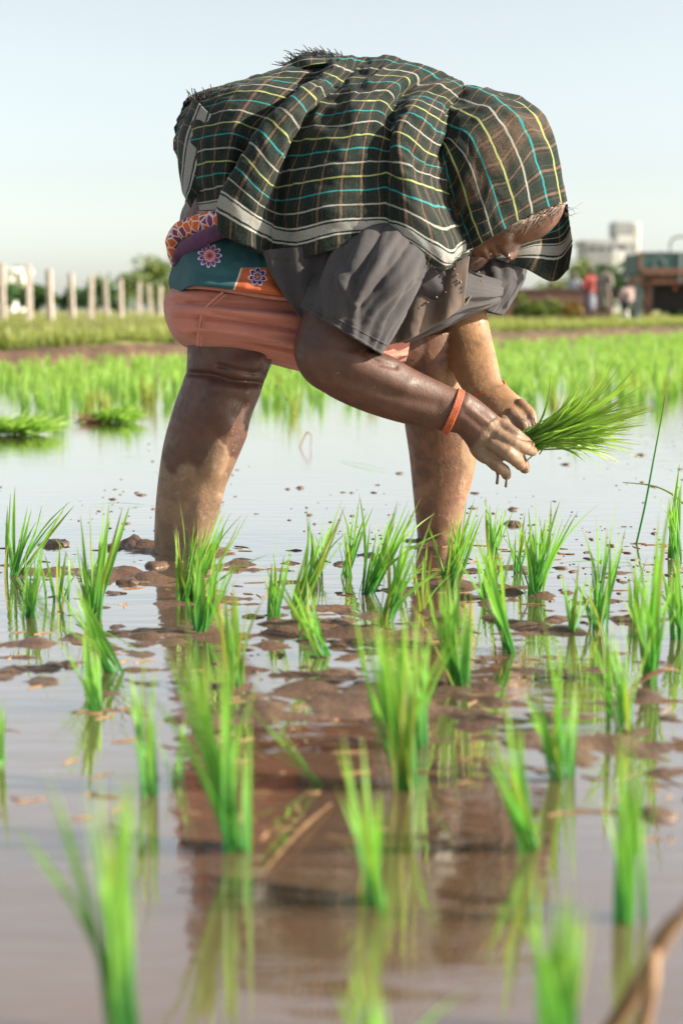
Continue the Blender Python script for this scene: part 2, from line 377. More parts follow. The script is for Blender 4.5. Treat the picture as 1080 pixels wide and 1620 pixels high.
CL = [  # base, tips in the photo; label tail; number of blades
 ((18, 912), [(15, 768), (75, 776), (108, 792), (5, 800), (48, 800)], 'at the far left edge of the picture, beside a mud lump', 12),
 ((44, 975), [(62, 850), (40, 872), (70, 862)], 'small and thin, just in front of the one at the left edge', 8),
 ((148, 978), [(130, 800), (205, 802), (180, 788), (120, 845), (160, 830)], 'tall and spreading, left of the bent worker’s muddy rear leg', 12),
 ((192, 1062), [(85, 912), (100, 925), (120, 925)], 'leaning hard left with yellow stems, left of the bushiest clump', 10),
 ((158, 1122), [(108, 985), (125, 990), (150, 1010)], 'slim, standing just in front of the one that leans hard left', 9),
 ((290, 950), [(275, 838), (340, 790), (372, 805), (408, 822), (320, 800), (262, 880), (350, 830)], 'the bushiest, hiding the foot of the worker’s rear leg', 26),
 ((318, 1000), [(300, 870), (345, 850), (370, 880), (290, 900)], 'dense, growing directly in front of the bushiest clump', 14),
 ((376, 1088), [(350, 918), (380, 928), (365, 940)], 'upright and narrow, right of the bushiest clump and nearer', 9),
 ((242, 1256), [(196, 1020), (226, 1032), (210, 1060)], 'narrow with blue-green foot, alone at left in the foreground water', 10),
 ((270, 1238), [(292, 1128), (282, 1150)], 'just a few thin leaves beside the narrow foreground clump at left', 4),
 ((376, 1345), [(268, 978), (310, 985), (336, 1000), (350, 1088), (386, 1090), (290, 1010)], 'tall and blurred with pale tips, left foreground beside brown reflected water', 17),
 ((432, 978), [(445, 848), (462, 868), (430, 890)], 'thin, upright, right of the rear leg', 8),
 ((462, 968), [(530, 790), (545, 800), (512, 818), (490, 860)], 'leaning right, first from the rear leg towards the gap between the legs', 11),
 ((518, 1038), [(438, 908), (486, 920), (450, 925)], 'knocked over to the left, below the middle of the two legs', 7),
 ((545, 912), [(535, 830), (560, 802), (576, 790), (550, 840)], 'short and upright in the middle of the gap between the legs', 9),
 ((574, 940), [(600, 780), (652, 768), (662, 790), (640, 802), (585, 830)], 'fanning to the right, just left of the worker’s front leg', 14),
 ((598, 990), [(682, 828), (640, 842), (705, 812), (660, 860)], 'curving up to the right across the foot of the front leg', 10),
 ((640, 1248), [(558, 950), (598, 938), (640, 958), (662, 948), (575, 980), (620, 985)], 'the broadest in the centre foreground, with pale straight tips', 22),
 ((662, 1180), [(655, 990), (675, 960), (645, 1000)], 'half hidden behind the broad centre foreground clump', 9),
 ((706, 932), [(690, 820), (748, 788), (757, 800), (715, 810), (735, 830)], 'thick, hiding the foot of the worker’s front leg', 17),
 ((727, 1082), [(660, 920), (702, 908), (746, 930), (685, 940)], 'upright, standing on the mud in front of the front leg', 13),
 ((778, 872), [(768, 782), (792, 790), (800, 800)], 'short, right of the front leg below the dripping hands', 9),
 ((808, 1032), [(748, 850), (765, 828), (780, 850)], 'leaning left, on the mud right of the front leg', 11),
 ((846, 940), [(822, 828), (872, 770), (902, 800), (890, 820), (850, 800)], 'dark and upright on open water below the hand-held bundle', 14),
 ((890, 1228), [(832, 1080), (860, 980), (896, 1000), (872, 1090), (912, 1060)], 'blurred, right foreground, beside a dark mud patch', 13),
 ((848, 1342), [(783, 1098), (775, 1188), (800, 1130), (815, 1180)], 'split into a long and a short tuft, right foreground', 10),
 ((945, 992), [(975, 790), (988, 832), (930, 902), (965, 830)], 'slender, leaning right, on the water near the right side', 10),
 ((985, 1152), [(948, 980), (1000, 960), (1016, 980), (975, 1000)], 'upright and dense, third clump in from the right edge in the middle distance', 11),
 ((1030, 1076), [(1003, 900), (1042, 848), (1030, 778), (1020, 880), (1052, 905)], 'loose, with a dry brown leaf, close to the right edge', 12),
 ((1066, 882), [(1076, 770), (1082, 715), (1060, 800)], 'dark, cut by the right edge level with the legs', 9),
 ((985, 1457), [(963, 1258), (1012, 1178), (990, 1138), (975, 1220)], 'single upright bunch at the lower right with blue-green leaves', 11),
 ((600, 1432), [(533, 1178), (575, 1158), (612, 1250), (543, 1250), (560, 1230)], 'blurred, in the brown reflection at the bottom centre', 13),
 ((208, 1668), [(93, 1188), (130, 1200), (165, 1188), (216, 1290), (180, 1230), (145, 1260)], 'the nearest and largest, very blurred at the lower left', 18),
 ((878, 1672), [(848, 1352), (908, 1362), (870, 1400), (920, 1420)], 'very blurred, cut by the bottom edge at right', 12),
 ((602, 1740), [(560, 1520), (640, 1500), (600, 1540)], 'faint and very blurred, its tips just rising from the bottom edge', 7),
 ((2, 1205), [(4, 1105), (-8, 1120)], 'yellowing, cut by the left edge in the foreground', 6),
 ((532, 1242), [(398, 1122), (392, 1112)], 'two long leaves only, fallen low towards the left in the centre foreground', 3),
 ((500, 908), [(492, 838), (515, 822), (528, 846)], 'small, second row in the gap, beside the right-leaning one', 6),
 ((628, 930), [(610, 850), (640, 826), (655, 850)], 'small, tucked behind the curving one at the front leg', 6),
 ((664, 965), [(650, 872), (676, 858), (690, 880)], 'short, in the second row before the front leg', 6),
 ((768, 948), [(752, 870), (785, 850), (798, 872)], 'short, between the thick clump and the dark upright one', 6),
 ((905, 1000), [(890, 905), (915, 890), (930, 915)], 'thin, between the dark upright and the slender one', 5),
 ((90, 948), [(78, 868), (100, 852), (118, 872)], 'thin, between the left edge and the tall spreading one', 5),
 ((480, 1012), [(470, 922), (492, 905), (505, 935)], 'thin, just behind the knocked over one', 5),
 ((1008, 985), [(990, 890), (1015, 868), (1026, 895)], 'thin, behind the dense upright one at right', 5),
 ((818, 905), [(800, 830), (826, 800), (842, 828)], 'small, behind the dark upright one below the held bundle', 6),
 ((1078, 1010), [(1050, 890), (1085, 880), (1070, 860)], 'cut by the right edge, behind the loose one with the dry leaf', 8),
]
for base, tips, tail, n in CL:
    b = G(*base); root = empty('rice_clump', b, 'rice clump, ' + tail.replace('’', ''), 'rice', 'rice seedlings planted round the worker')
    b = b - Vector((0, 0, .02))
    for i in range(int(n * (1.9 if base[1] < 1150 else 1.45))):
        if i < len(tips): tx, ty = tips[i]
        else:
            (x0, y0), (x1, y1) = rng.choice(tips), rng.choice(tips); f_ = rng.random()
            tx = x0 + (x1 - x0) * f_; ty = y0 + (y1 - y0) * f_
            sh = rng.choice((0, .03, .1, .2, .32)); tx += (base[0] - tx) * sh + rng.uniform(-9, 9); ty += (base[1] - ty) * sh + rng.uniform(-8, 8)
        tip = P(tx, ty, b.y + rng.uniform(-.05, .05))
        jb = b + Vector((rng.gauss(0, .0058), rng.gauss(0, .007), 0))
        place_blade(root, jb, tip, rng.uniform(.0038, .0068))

# far standing rice
def clump_mesh(seed, n=11, h=.2, spread=.07, wid=.006, segs=3):
    r = random.Random(seed); mb = MB()
    for i in range(n):
        v, f, al = blade_mesh('b', r.uniform(-.1, .3), seed * 31 + i, segs=segs)
        L = h * r.uniform(.6, 1.1); v = v * np.array((wid, L / 18, L)); a = r.uniform(0, 6.283); tl = r.gauss(0, spread / h * .6)
        R = Matrix.Rotation(a, 3, 'Z') @ Matrix.Rotation(tl, 3, 'X'); mb.add(v @ np.array(R).T + np.array((r.gauss(0, .012), r.gauss(0, .012), -.01)), f, along=al)
    return mb
far_me = []
for k in range(5):
    me = clump_mesh(k, 16, .15, .06, .007, 4).mesh('rice_clump'); me.materials.append(M['rice_far']); far_me.append(me)
def bund_n(x, y): return (Vector((x, y, 0)) - B0).dot(BN)
spots = []
yy = 6.3
while yy < 60:
    step = .20 + .0 * yy; half = .48 * yy + 1.2
    xx = -half
    while xx < half:
        x = xx + rng.uniform(-.06, .06); y = yy + rng.uniform(-.06, .06); xx += step if yy < 18 else step * 1.6
        if bund_n(x, y) > -.12: continue
        spots.append((x, y))
    yy += step if yy < 14 else step * 2
near_limit = []
for x, y in spots:
    edge = 7.6 + .5 * math.sin(x * 1.7) - .9 * (x > .6) * min(1, (x - .6)) + 0.35 * math.sin(x * 5.1)
    if y < edge and rng.random() < .93: continue
    if y < edge + 1.0 and rng.random() < .35: continue
    near_limit.append((x, y))
near_limit.sort(key=lambda p: p[1])
vis = [p for p in near_limit if abs(p[0]) < .235 * p[1]]
ind = set(vis[:110])
far = MB(); cm = [clump_mesh(50 + k, 9, .125, .06, .011, 2) for k in range(6)]
cmv = [(np.vstack(c.v), c.f, np.concatenate([a for _, a in c.at['along']])) for c in cm]
for x, y in near_limit:
    if (x, y) in ind:
        o = bpy.data.objects.new('rice_clump', rng.choice(far_me)); COL.objects.link(o); o.location = (x, y, 0); o.rotation_euler = (0, 0, rng.uniform(0, 6.3)); s_ = rng.uniform(.8, 1.2); o.scale = (s_, s_, s_)
        tag(o, 'small blurred rice clump at the near edge of the standing rice behind the worker', 'rice', 'rice along the near edge of the far plot')
    else:
        v, f, al = rng.choice(cmv); a = rng.uniform(0, 6.3); s_ = rng.uniform(.8, 1.25); c_, q_ = math.cos(a) * s_, math.sin(a) * s_
        far.add(np.stack([v[:, 0] * c_ - v[:, 1] * q_ + x, v[:, 0] * q_ + v[:, 1] * c_ + y, v[:, 2] * s_], 1), f, along=al)
tag(far.build('standing_rice', M['rice_far']), 'bright green standing rice filling the plot up to the bank', 'rice', None, 'stuff')

# grass on the bank
gr = MB()
gm = [(lambda c: (np.vstack(c.v), c.f, np.concatenate([a for _, a in c.at['along']])))(clump_mesh(90 + k, 7, .20, .16, .016, 2)) for k in range(6)]
for i in range(19000):
    u_ = rng.random(); t = -8 + 62 * u_ ** 1.3; n_ = .27 + 26 * rng.random() ** 2.4
    p = bank(t, n_); z = float(np.interp(n_, [a for a, _ in prof], [b for _, b in prof]))
    if abs(p.x) > .42 * p.y + 1: continue
    v, f, al = rng.choice(gm); a = rng.uniform(0, 6.3); s_ = rng.uniform(.35, 1.0) * (1 + .006 * p.y); c_, q_ = math.cos(a) * s_, math.sin(a) * s_
    hh = .55 + .45 * (vnoise(p.x * .5, p.y * .3, 0, 4) + 1) / 1.4
    gr.add(np.stack([v[:, 0] * c_ - v[:, 1] * q_ + p.x, v[:, 0] * q_ + v[:, 1] * c_ + p.y, v[:, 2] * s_ * hh + z - .01], 1), f, along=al)
tag(gr.build('bank_grass', M['grass']), 'dry yellow-green grass covering the bank behind the rice', 'grass', None, 'stuff')
#PART2
# ------------------------------------------------------------------ the worker: one continuous body, clothes as children
def skin_material():
    n = NT('skin_with_mud')
    mud = n.attr('mud'); red = n.attr('silt_and_bounce')
    sk = n.mix(n.step(n.noise(18, 4), .3, .7), (0.095, 0.040, 0.027), (0.058, 0.025, 0.018))
    sk = n.mix(red, sk, n.mix(n.step(n.noise(40, 4), .35, .65), (0.20, 0.088, 0.045), (0.12, 0.055, 0.03)))
    speck = n.step(n.noise(80, 4), .67, .73)
    mc = n.mix(n.step(n.noise(22, 5), .35, .68), (0.225, 0.140, 0.085), (0.135, 0.085, 0.055))
    mc = n.mix(n.step(n.noise(70, 3), .55, .7, 0, .5), mc, (0.30, 0.20, 0.125))
    mc = n.mix(n.math('MULTIPLY', red, .8), mc, n.mix(n.step(n.noise(26, 5), .35, .68), (0.33, 0.175, 0.080), (0.20, 0.105, 0.050)))
    edge = n.math('ADD', mud, n.math('MULTIPLY', n.math('SUBTRACT', n.noise(24, 6), .5), 1.0))
    mf = n.step(edge, .36, .62); mf = n.math('MAXIMUM', mf, n.math('MULTIPLY', speck, n.step(n.math('ADD', mud, red), .08, .35, 0, .8)))
    n.set(Base_Color=n.mix(mf, sk, mc), Roughness=n.step(n.noise(60, 3), .3, .7, .42, .65))
    h = n.math('ADD', n.math('MULTIPLY', n.noise(260, 3), .35), n.math('MULTIPLY', mf, n.math('ADD', .5, n.math('MULTIPLY', n.noise(85, 4), .9))))
    n.bump(h, .45, .0035); n.b.inputs['Subsurface Weight'].default_value = .04
    return n.m
M['skin'] = skin_material()

def sm_box(v, a, c): return 1 / (1 + np.exp(-(v - a) / 2.5)) / (1 + np.exp((v - c) / 2.5))
b = MB()
# right (near) leg
b.loft([(300, 470, 440, 470, 2.93, .085), (296, 520, 436, 520, 2.93, .082), (296, 555, 431, 555, 2.925, .075), (295, 580, 427, 580, 2.92, .069), (289, 604, 418, 604, 2.92, .065), (281, 625, 410, 628, 2.92, .065), (271, 655, 397, 658, 2.92, .066),
        (259, 700, 380, 700, 2.92, .063), (251, 750, 363, 750, 2.92, .054), (246, 800, 349, 800, 2.92, .047), (244, 850, 334, 850, 2.92, .043), (246, 900, 322, 900, 2.92, .041), (240, 945, 330, 955, 2.92, .04)], n=40)
# left (far) leg: thigh then shin
b.loft([(420, 415, 440, 545, 3.08, .080), (500, 430, 500, 575, 3.09, .080), (575, 455, 560, 600, 3.10, .076), (650, 480, 615, 610, 3.11, .070), (705, 510, 630, 610, 3.115, .064), (735, 545, 625, 590, 3.12, .05)], n=32)
b.loft([(618, 540, 728, 520, 3.11, .06), (624, 580, 738, 575, 3.11, .062), (634, 630, 748, 628, 3.11, .062), (641, 680, 755, 680, 3.105, .060), (647, 720, 754, 720, 3.10, .056), (651, 760, 747, 760, 3.095, .049), (655, 800, 735, 800, 3.09, .044), (660, 850, 726, 850, 3.085, .040), (662, 900, 722, 900, 3.08, .039), (655, 940, 730, 950, 3.08, .04)], n=36)
# torso, shoulders, neck
b.loft([(290, 330, 290, 450, 3.0, .10), (330, 255, 350, 500, 3.0, .15), (420, 190, 440, 520, 3.0, .155), (520, 165, 530, 480, 3.0, .150), (610, 165, 610, 470, 3.0, .155), (680, 190, 670, 450, 3.0, .145), (730, 240, 700, 400, 3.0, .08), (770, 270, 725, 385, 3.0, .055), (800, 290, 760, 370, 3.0, .055)], n=36)
# right (near) arm
b.loft([(545, 330, 660, 350, 2.88, .06), (520, 390, 640, 410, 2.83, .062), (497, 445, 615, 470, 2.80, .060), (478, 495, 590, 535, 2.785, .056), (467, 535, 590, 553, 2.78, .054), (465, 562, 600, 557, 2.775, .052), (480, 597, 615, 561, 2.775, .050), (517, 624, 632, 570, 2.775, .048), (560, 645, 652, 582, 2.78, .045), (612, 663, 676, 594, 2.785, .041), (665, 676, 703, 607, 2.79, .036), (702, 682, 726, 617, 2.79, .031), (722, 685, 742, 621, 2.79, .029)], n=40)
# left (far) arm
b.loft([(700, 380, 800, 360, 3.10, .05), (690, 440, 790, 410, 3.12, .055), (683, 500, 772, 470, 3.12, .052), (687, 525, 770, 495, 3.11, .048), (700, 555, 777, 530, 3.08, .044), (716, 590, 786, 568, 3.03, .038), (730, 615, 793, 600, 2.99, .031), (745, 628, 802, 614, 2.97, .027)], n=32)
# right hand
b.loft([(722, 684, 741, 621, 2.79, .029), (737, 702, 757, 632, 2.79, .027), (748, 722, 778, 649, 2.79, .026), (768, 735, 799, 668, 2.79, .024), (790, 730, 812, 686, 2.79, .017)], n=24)
def finger(pts, k=1.22):
    b.tube([P(x, y, Y) for x, y, Y, r in pts], [r * k for *_, r in pts], n=12, m=18)
    for x, y, Y, r in pts[1:-1]: b.ball(P(x, y, Y), r * k * 1.07, 6)
finger([(795, 672, 2.785, .0105), (815, 688, 2.778, .0102), (828, 697, 2.79, .0090), (839, 705, 2.81, .0075)])
finger([(789, 690, 2.772, .0112), (813, 702, 2.764, .0105), (831, 709, 2.775, .0095), (842, 714, 2.80, .0080)])
finger([(780, 703, 2.768, .0115), (802, 717, 2.757, .0115), (817, 728, 2.767, .0105), (823, 736, 2.785, .0088)])
finger([(764, 718, 2.775, .0100), (784, 735, 2.766, .0100), (797, 744, 2.78, .0090), (801, 752, 2.80, .0078)])
finger([(772, 672, 2.825, .0130), (805, 703, 2.852, .0122), (820, 724, 2.845, .0108), (830, 741, 2.830, .0088)])
# left hand
b.loft([(740, 622, 800, 607, 2.975, .027), (754, 640, 812, 620, 2.955, .026), (772, 660, 828, 640, 2.93, .025), (790, 674, 836, 655, 2.91, .018)], n=24)
finger([(823, 640, 2.925, .0105), (838, 657, 2.912, .0105), (842, 676, 2.897, .0092), (841, 695, 2.885, .0078)])
finger([(810, 655, 2.905, .0110), (826, 672, 2.893, .0105), (834, 689, 2.882, .0092), (836, 701, 2.873, .0080)])
finger([(796, 666, 2.90, .0108), (812, 687, 2.886, .0100), (824, 700, 2.872, .0088)])
finger([(783, 670, 2.91, .0100), (797, 693, 2.90, .0090), (808, 705, 2.886, .0080)])
finger([(800, 625, 2.985, .0125), (827, 648, 2.99, .0115), (840, 672, 2.965, .0095)])
# head: the face looks down, the crown points to the right
hx = P(880, 318, 3) - P(755, 395, 3); hx.normalize(); hy_ = Vector((0, 1, 0)); hz_ = hx.cross(hy_); HR = np.array([hx, hy_, hz_]).T
b.ball(P(825, 318, 3.0), (.088, .072, .080), 14, rot=HR)
b.ball(P(792, 340, 3.0), (.075, .060, .045), 12, rot=HR)
# the face: a smooth mask with brow, eye sockets, nose, lips and chin raised from it (a = up the face from the chin, o = outwards)
NA, NW = 110, 61
fa = np.linspace(-15, 172, NA)[:, None]; fw = np.linspace(-1, 1, NW)[None, :]
gs = lambda v, c, w_: np.exp(-((v - c) / w_) ** 2)
fo = np.interp(fa, [-15, 0, 24, 62, 108, 150, 172], [-14, 2, 15, 26, 31, 24, 8]) + 0 * fw
fo = fo - 50 * (1 - np.sqrt(1 - .93 * fw ** 2))
nose = np.interp(fa, [39, 45, 49, 56, 68, 86, 94], [0, 16, 28, 27, 18, 5, 0]) * np.exp(-(np.abs(fw) / np.interp(fa, [45, 55, 85], [.32, .29, .19])) ** 2.6)
fo = fo + nose + 13 * gs(fa, 5, 10) * gs(fw, 0, .45) + 8 * sm_box(fa, 12, 44) * gs(fw, 0, .45) + 9 * gs(fa, 20, 5) * gs(fw, 0, .33) - 9 * gs(fa, 27.5, 2.6) * gs(fw, 0, .36) + 10 * gs(fa, 34, 4.5) * gs(fw, 0, .32)
for sg in (-1, 1):
    fo = fo + 11 * gs(fa, 49, 5.5) * gs(fw, .26 * sg, .11) + 9 * gs(fa, 94, 7) * gs(fw, .42 * sg, .40) - 12 * gs(fa, 80, 7) * gs(fw, .45 * sg, .24) + 8 * gs(fa, 79, 5) * gs(fw, .45 * sg, .15) + 7 * gs(fa, 58, 15) * gs(fw, .62 * sg, .25) - 5 * gs(fa, 38, 10) * gs(fw, .42 * sg, .10)
    fo = fo - 5 * gs(fa, 76, 1.8) * gs(fw, .45 * sg, .2)
fW = np.interp(fa, [-15, 5, 30, 60, 110, 172], [.030, .042, .052, .064, .066, .050])
def face_pt(a, o, Y): return tuple(P(740 + .85 * a + .52 * o, 395 - .52 * a + .85 * o, Y))
rows_ = []
for i in range(NA):
    r_ = [face_pt(fa[i, 0], fo[i, j], 3.0 + fw[0, j] * fW[i, 0]) for j in range(NW)]
    r_ += [face_pt(fa[i, 0], -34, 3.0 + q_ * fW[i, 0]) for q_ in (.9, .5, 0, -.5, -.9)]; rows_.append(r_)
rows_ = np.array(rows_); b.tubegrid(rows_, rows_.mean(1))
b.ball(P(855, 325, 3.0), (.045, .060, .035), 10, rot=HR)                                  # forehead
b.ball(P(800, 335, 2.925), (.020, .010, .026), 8, rot=HR); b.ball(P(800, 335, 3.075), (.020, .010, .026), 8, rot=HR)     # ears
me = remesh(b.mesh('body'), .0027, 4, .5)
co = coords(me)
# project the body vertices once to find which limb they belong to
dep = co[:, 1] * cT - (co[:, 2] - H) * sT; pxv = 540 + F * co[:, 0] / dep; pyv = 810 - F * ((co[:, 2] - H) * cT + co[:, 1] * sT) / dep
def sm(v, a, c): t = np.clip((v - a) / (c - a), 0, 1); return t * t * (3 - 2 * t)
rl = (pxv < 445) & (pyv > 540); ll = (pxv > 600) & (pyv > 520) & (co[:, 1] > 3.02); la = (pxv > 675) & (co[:, 1] > 2.86) & (pyv > 470) & ~((co[:, 1] > 3.02) & (pxv < 745) & (pyv > 625))
ra = (pxv > 450) & (co[:, 1] < 2.90) & (pyv > 470)
mud = np.zeros(len(co)); silt_and_bounce = np.zeros(len(co))
wav = 10 * np.sin(pxv * .06) + 8 * np.sin(pxv * .13 + 1)
mud = np.where(rl, .88 * sm(pyv + wav * 1.6, 690, 770) + .30 * sm(pxv - (410 - .4 * (pyv - 600)), -40, 10) * (pyv > 610), mud)
silt_and_bounce = np.where(rl, sm(pyv, 600, 720) * .22, silt_and_bounce)
llm = ll & ~la & ~((co[:, 1] < 2.9))
silt_and_bounce = np.where(llm, .55 + .4 * sm(pyv, 560, 680), silt_and_bounce); mud = np.where(llm, .36 * sm(pyv, 650, 730) + .3 * sm(pxv, 715, 745), mud)
mud = np.where(la, .40 + .35 * sm(pxv + .35 * (pyv - 500), 715, 745), mud); silt_and_bounce = np.where(la, 1.0, silt_and_bounce)
mud = np.where(ra, np.maximum(.85 * sm(pxv + .7 * (pyv - 660), 758, 805), .05), mud); silt_and_bounce = np.where(ra, .25 * sm(pyv - .1 * pxv, 480, 560), silt_and_bounce)
face = (pxv > 730) & (pyv < 430) & (co[:, 1] < 3.2); silt_and_bounce = np.where(face, .62, silt_and_bounce); mud = np.where(face, 0, mud)  # on the face this tint paints warm sun bounce, no silt there
# creases and bulges of the near knee, elbow fold
nv = np.empty(len(co) * 3); me.vertex_normals.foreach_get('vector', nv); nv = nv.reshape(-1, 3)
def seg(pts):
    d = np.full(len(co), 1e9)
    for (x0, y0), (x1, y1) in zip(pts[:-1], pts[1:]):
        k_ = np.clip(((pxv - x0) * (x1 - x0) + (pyv - y0) * (y1 - y0)) / ((x1 - x0) ** 2 + (y1 - y0) ** 2), 0, 1)
        d = np.minimum(d, np.hypot(pxv - x0 - k_ * (x1 - x0), pyv - y0 - k_ * (y1 - y0)))
    return d
nearm = (nv[:, 1] < .1).astype(float)
disp = np.zeros(len(co)); legm = nearm * rl
for pts, wd, am in (([(300, 590), (335, 594), (370, 604), (415, 608)], 5, -.0050), ([(345, 578), (400, 590), (424, 586)], 4, -.0028), ([(375, 577), (405, 574)], 15, .0055), ([(335, 612), (385, 618)], 12, .0035), ([(405, 560), (425, 545)], 14, .004), ([(340, 640), (375, 690), (340, 740)], 26, .004), ([(388, 640), (362, 710), (350, 780)], 6, -.002)):
    disp += 2.2 * am * np.exp(-(seg(pts) / wd) ** 2) * legm
armm = nearm * ra
for pts, wd, am in (([(575, 558), (600, 575), (625, 580)], 5, -.003), ([(478, 540), (500, 600)], 10, .003), ([(540, 600), (620, 625), (690, 640)], 10, -.003), ([(560, 575), (640, 610)], 14, .003), ([(735, 640), (775, 672)], 4, .0015), ([(735, 655), (780, 690)], 4, -.0015)):
    disp += am * np.exp(-(seg(pts) / wd) ** 2) * armm
co = co + nv * disp[:, None]; me.vertices.foreach_set('co', co.ravel()); me.update()
setattr_f(me, 'mud', mud); setattr_f(me, 'silt_and_bounce', silt_and_bounce)

WORK = empty('person', (P(288, 872, 2.95).x, 2.98, 0), 'farm worker bent double in a checked shawl, planting rice seedlings', 'person')
body = link('body', me, M['skin'], WORK); tag(body, 'brown skin with wet mud on legs, forearms and hands')

# ---- cloth materials
def weave(n, s=900.0, st=.25):
    p = n.obj(); a = n.node('TexWave', wave_type='BANDS', bands_direction='X'); a.inputs['Scale'].default_value = s / 6; n.put(a.inputs[0], p)
    c = n.node('TexWave', wave_type='BANDS', bands_direction='Z'); c.inputs['Scale'].default_value = s / 6; n.put(c.inputs[0], p)
    h = n.math('ADD', n.math('ADD', a.outputs['Fac'], c.outputs['Fac']), n.math('ADD', n.math('MULTIPLY', n.noise(45, 4), 3.0), n.math('MULTIPLY', n.noise(15, 5, dist=.8), 9.0))); n.bump(h, st, .0022)
def plaid_material():
    n = NT('checked_shawl_cloth')
    sp = n.node('SeparateXYZ'); n.put(sp.inputs[0], n.attr('plaid', True)); u, s = sp.outputs[0], sp.outputs[1]
    jit = n.math('MULTIPLY', n.math('SUBTRACT', n.noise(60, 2), .5), .10)
    s2 = n.math('ADD', s, jit)
    fib = n.noise(420, 2)
    base = n.mix(n.step(fib, .35, .65), (0.005, 0.008, 0.0075), (0.014, 0.026, 0.020))
    # brown lines across
    uu = n.math('DIVIDE', u, .0315); fr = n.math('ABSOLUTE', n.math('SUBTRACT', n.math('FRACT', uu), .5))
    bl = n.step(fr, .045, .075, 1, 0); bl = n.math('MULTIPLY', bl, n.step(fib, .30, .6, .30, .85))
    bl2 = n.math('MULTIPLY', n.step(n.math('ABSOLUTE', n.math('SUBTRACT', fr, .22)), .012, .03, 1, 0), .22)
    brown = (0.130, 0.078, 0.050)
    c = n.mix(n.math('MAXIMUM', bl, bl2), base, brown)
    wide = n.math('MULTIPLY', n.math('MULTIPLY', n.step(sp.outputs[2], .40, .46), n.step(sp.outputs[2], .62, .68, 1, 0)), n.step(fib, .3, .65, .10, .50))
    c = n.mix(wide, c, brown)
    # lines along: white, teal, yellow in turn
    idx = n.math('ROUND', s); d = n.math('ABSOLUTE', n.math('SUBTRACT', s2, idx)); md = n.math('FLOORED_MODULO', idx, 3.0)
    lc = n.mix(n.math('COMPARE', md, 1.0, .2), (0.24, 0.24, 0.21), (0.010, 0.17, 0.175)); lc = n.mix(n.math('COMPARE', md, 2.0, .2), lc, (0.25, 0.28, 0.10))
    lc = n.mix(n.math('MULTIPLY', bl, .55), lc, (0.32, .21, .12))
    ln = n.math('MULTIPLY', n.step(d, .040, .078, 1, 0), n.math('GREATER_THAN', s, 2.5)); ln = n.math('MULTIPLY', ln, n.step(fib, .15, .4, .75, 1))
    c = n.mix(ln, c, lc)
    band = n.math('MULTIPLY', n.step(s2, 1.16, 1.20), n.step(s2, 1.80, 1.84, 1, 0)); band = n.math('MULTIPLY', band, n.step(fib, .2, .6, .55, .9))
    c = n.mix(band, c, n.mix(n.math('MULTIPLY', bl, .5), (0.28, 0.28, 0.26), (.33, .24, .17)))
    wl = n.math('MAXIMUM', n.line(s2, 1.0, .06), n.line(s2, 2.0, .06)); c = n.mix(wl, c, (0.32, 0.32, 0.29))
    c = n.mix(n.step(n.noise(11, 6), .45, .8, 0, .10), c, (.20, .15, .11))
    n.set(Base_Color=c, Roughness=.9); n.b.inputs['Sheen Weight'].default_value = .05; n.b.inputs['Specular IOR Level'].default_value = .2
    n.bump(n.math('ADD', n.math('MULTIPLY', fib, .6), n.noise(40, 4)), .28, .004)
    return n.m
M['plaid'] = plaid_material()

# ---- shawl: drape over the back (rows follow the woven lines, s = line number from the hem)
SL = [0, 2, 5, 8, 11, 14, 17]
colsK = [
 ([(303, 334), (299, 312), (289, 270), (280, 225), (287, 190), (303, 163), (330, 147)], .06, .0),
 ([(320, 346), (318, 320), (310, 262), (306, 206), (328, 163), (352, 143), (385, 131)], .52, .0),
 ([(345, 352), (350, 314), (356, 254), (370, 194), (400, 147), (428, 124), (448, 109)], .80, .0),
 ([(356, 358), (361, 309), (382, 258), (413, 205), (464, 158), (500, 128), (516, 101)], .86, .034),
 ([(349, 367), (357, 305), (387, 247), (426, 190), (478, 143), (514, 117), (532, 97)], 1.0, -.018),
 ([(388, 390), (398, 336), (417, 283), (452, 217), (497, 157), (530, 123), (548, 94)], 1.05, -.013),
 ([(425, 404), (430, 356), (438, 296), (457, 225), (500, 165), (546, 128), (578, 92)], .96, .032),
 ([(470, 411), (470, 362), (480, 291), (500, 222), (540, 166), (580, 126), (612, 93)], 1.0, .006),
 ([(522, 396), (525, 348), (530, 280), (545, 217), (570, 163), (602, 123), (640, 98)], 1.04, -.008),
 ([(580, 384), (580, 345), (580, 278), (586, 213), (600, 160), (640, 128), (678, 107)], 1.02, .006),
 ([(622, 384), (614, 346), (612, 274), (620, 227), (623, 180), (636, 152), (706, 122)], .98, .013),
 ([(650, 399), (642, 356), (636, 283), (630, 211), (652, 168), (672, 145), (724, 131)], 1.02, -.008),
 ([(690, 425), (703, 396), (663, 294), (670, 240), (690, 188), (704, 160), (735, 140)], .92, .0),
 ([(712, 418), (718, 388), (690, 302), (692, 248), (704, 198), (716, 168), (745, 143)], .60, .0),
 ([(738, 405), (742, 375), (722, 312), (718, 258), (725, 208), (738, 178), (765, 152)], .30, .0),
]
prY = np.array([2.775, 2.768, 2.770, 2.790, 2.835, 2.905, 2.99])
ctl = []
for pts, wgt, off in colsK:
    col_ = []
    for k, (x, y) in enumerate(pts):
        Yk = 3.0 - wgt * (3.0 - prY[k]) + off * (1.0 if k < 6 else .3); col_.append(tuple(P(x, y, Yk)))
    near = np.array(col_)
    farp = near[:-1][::-1].copy(); farp[:, 1] = 6.0 - farp[:, 1] - .02; farp[:, 2] += .01      # the far side hangs likewise
    ctl.append(np.vstack([near, farp]))
ctl = np.array(ctl)                                   # columns x rows x 3
sl_all = np.array(SL + [34 - s for s in SL[:-1][::-1]], float)
NU, NS = 260, 240
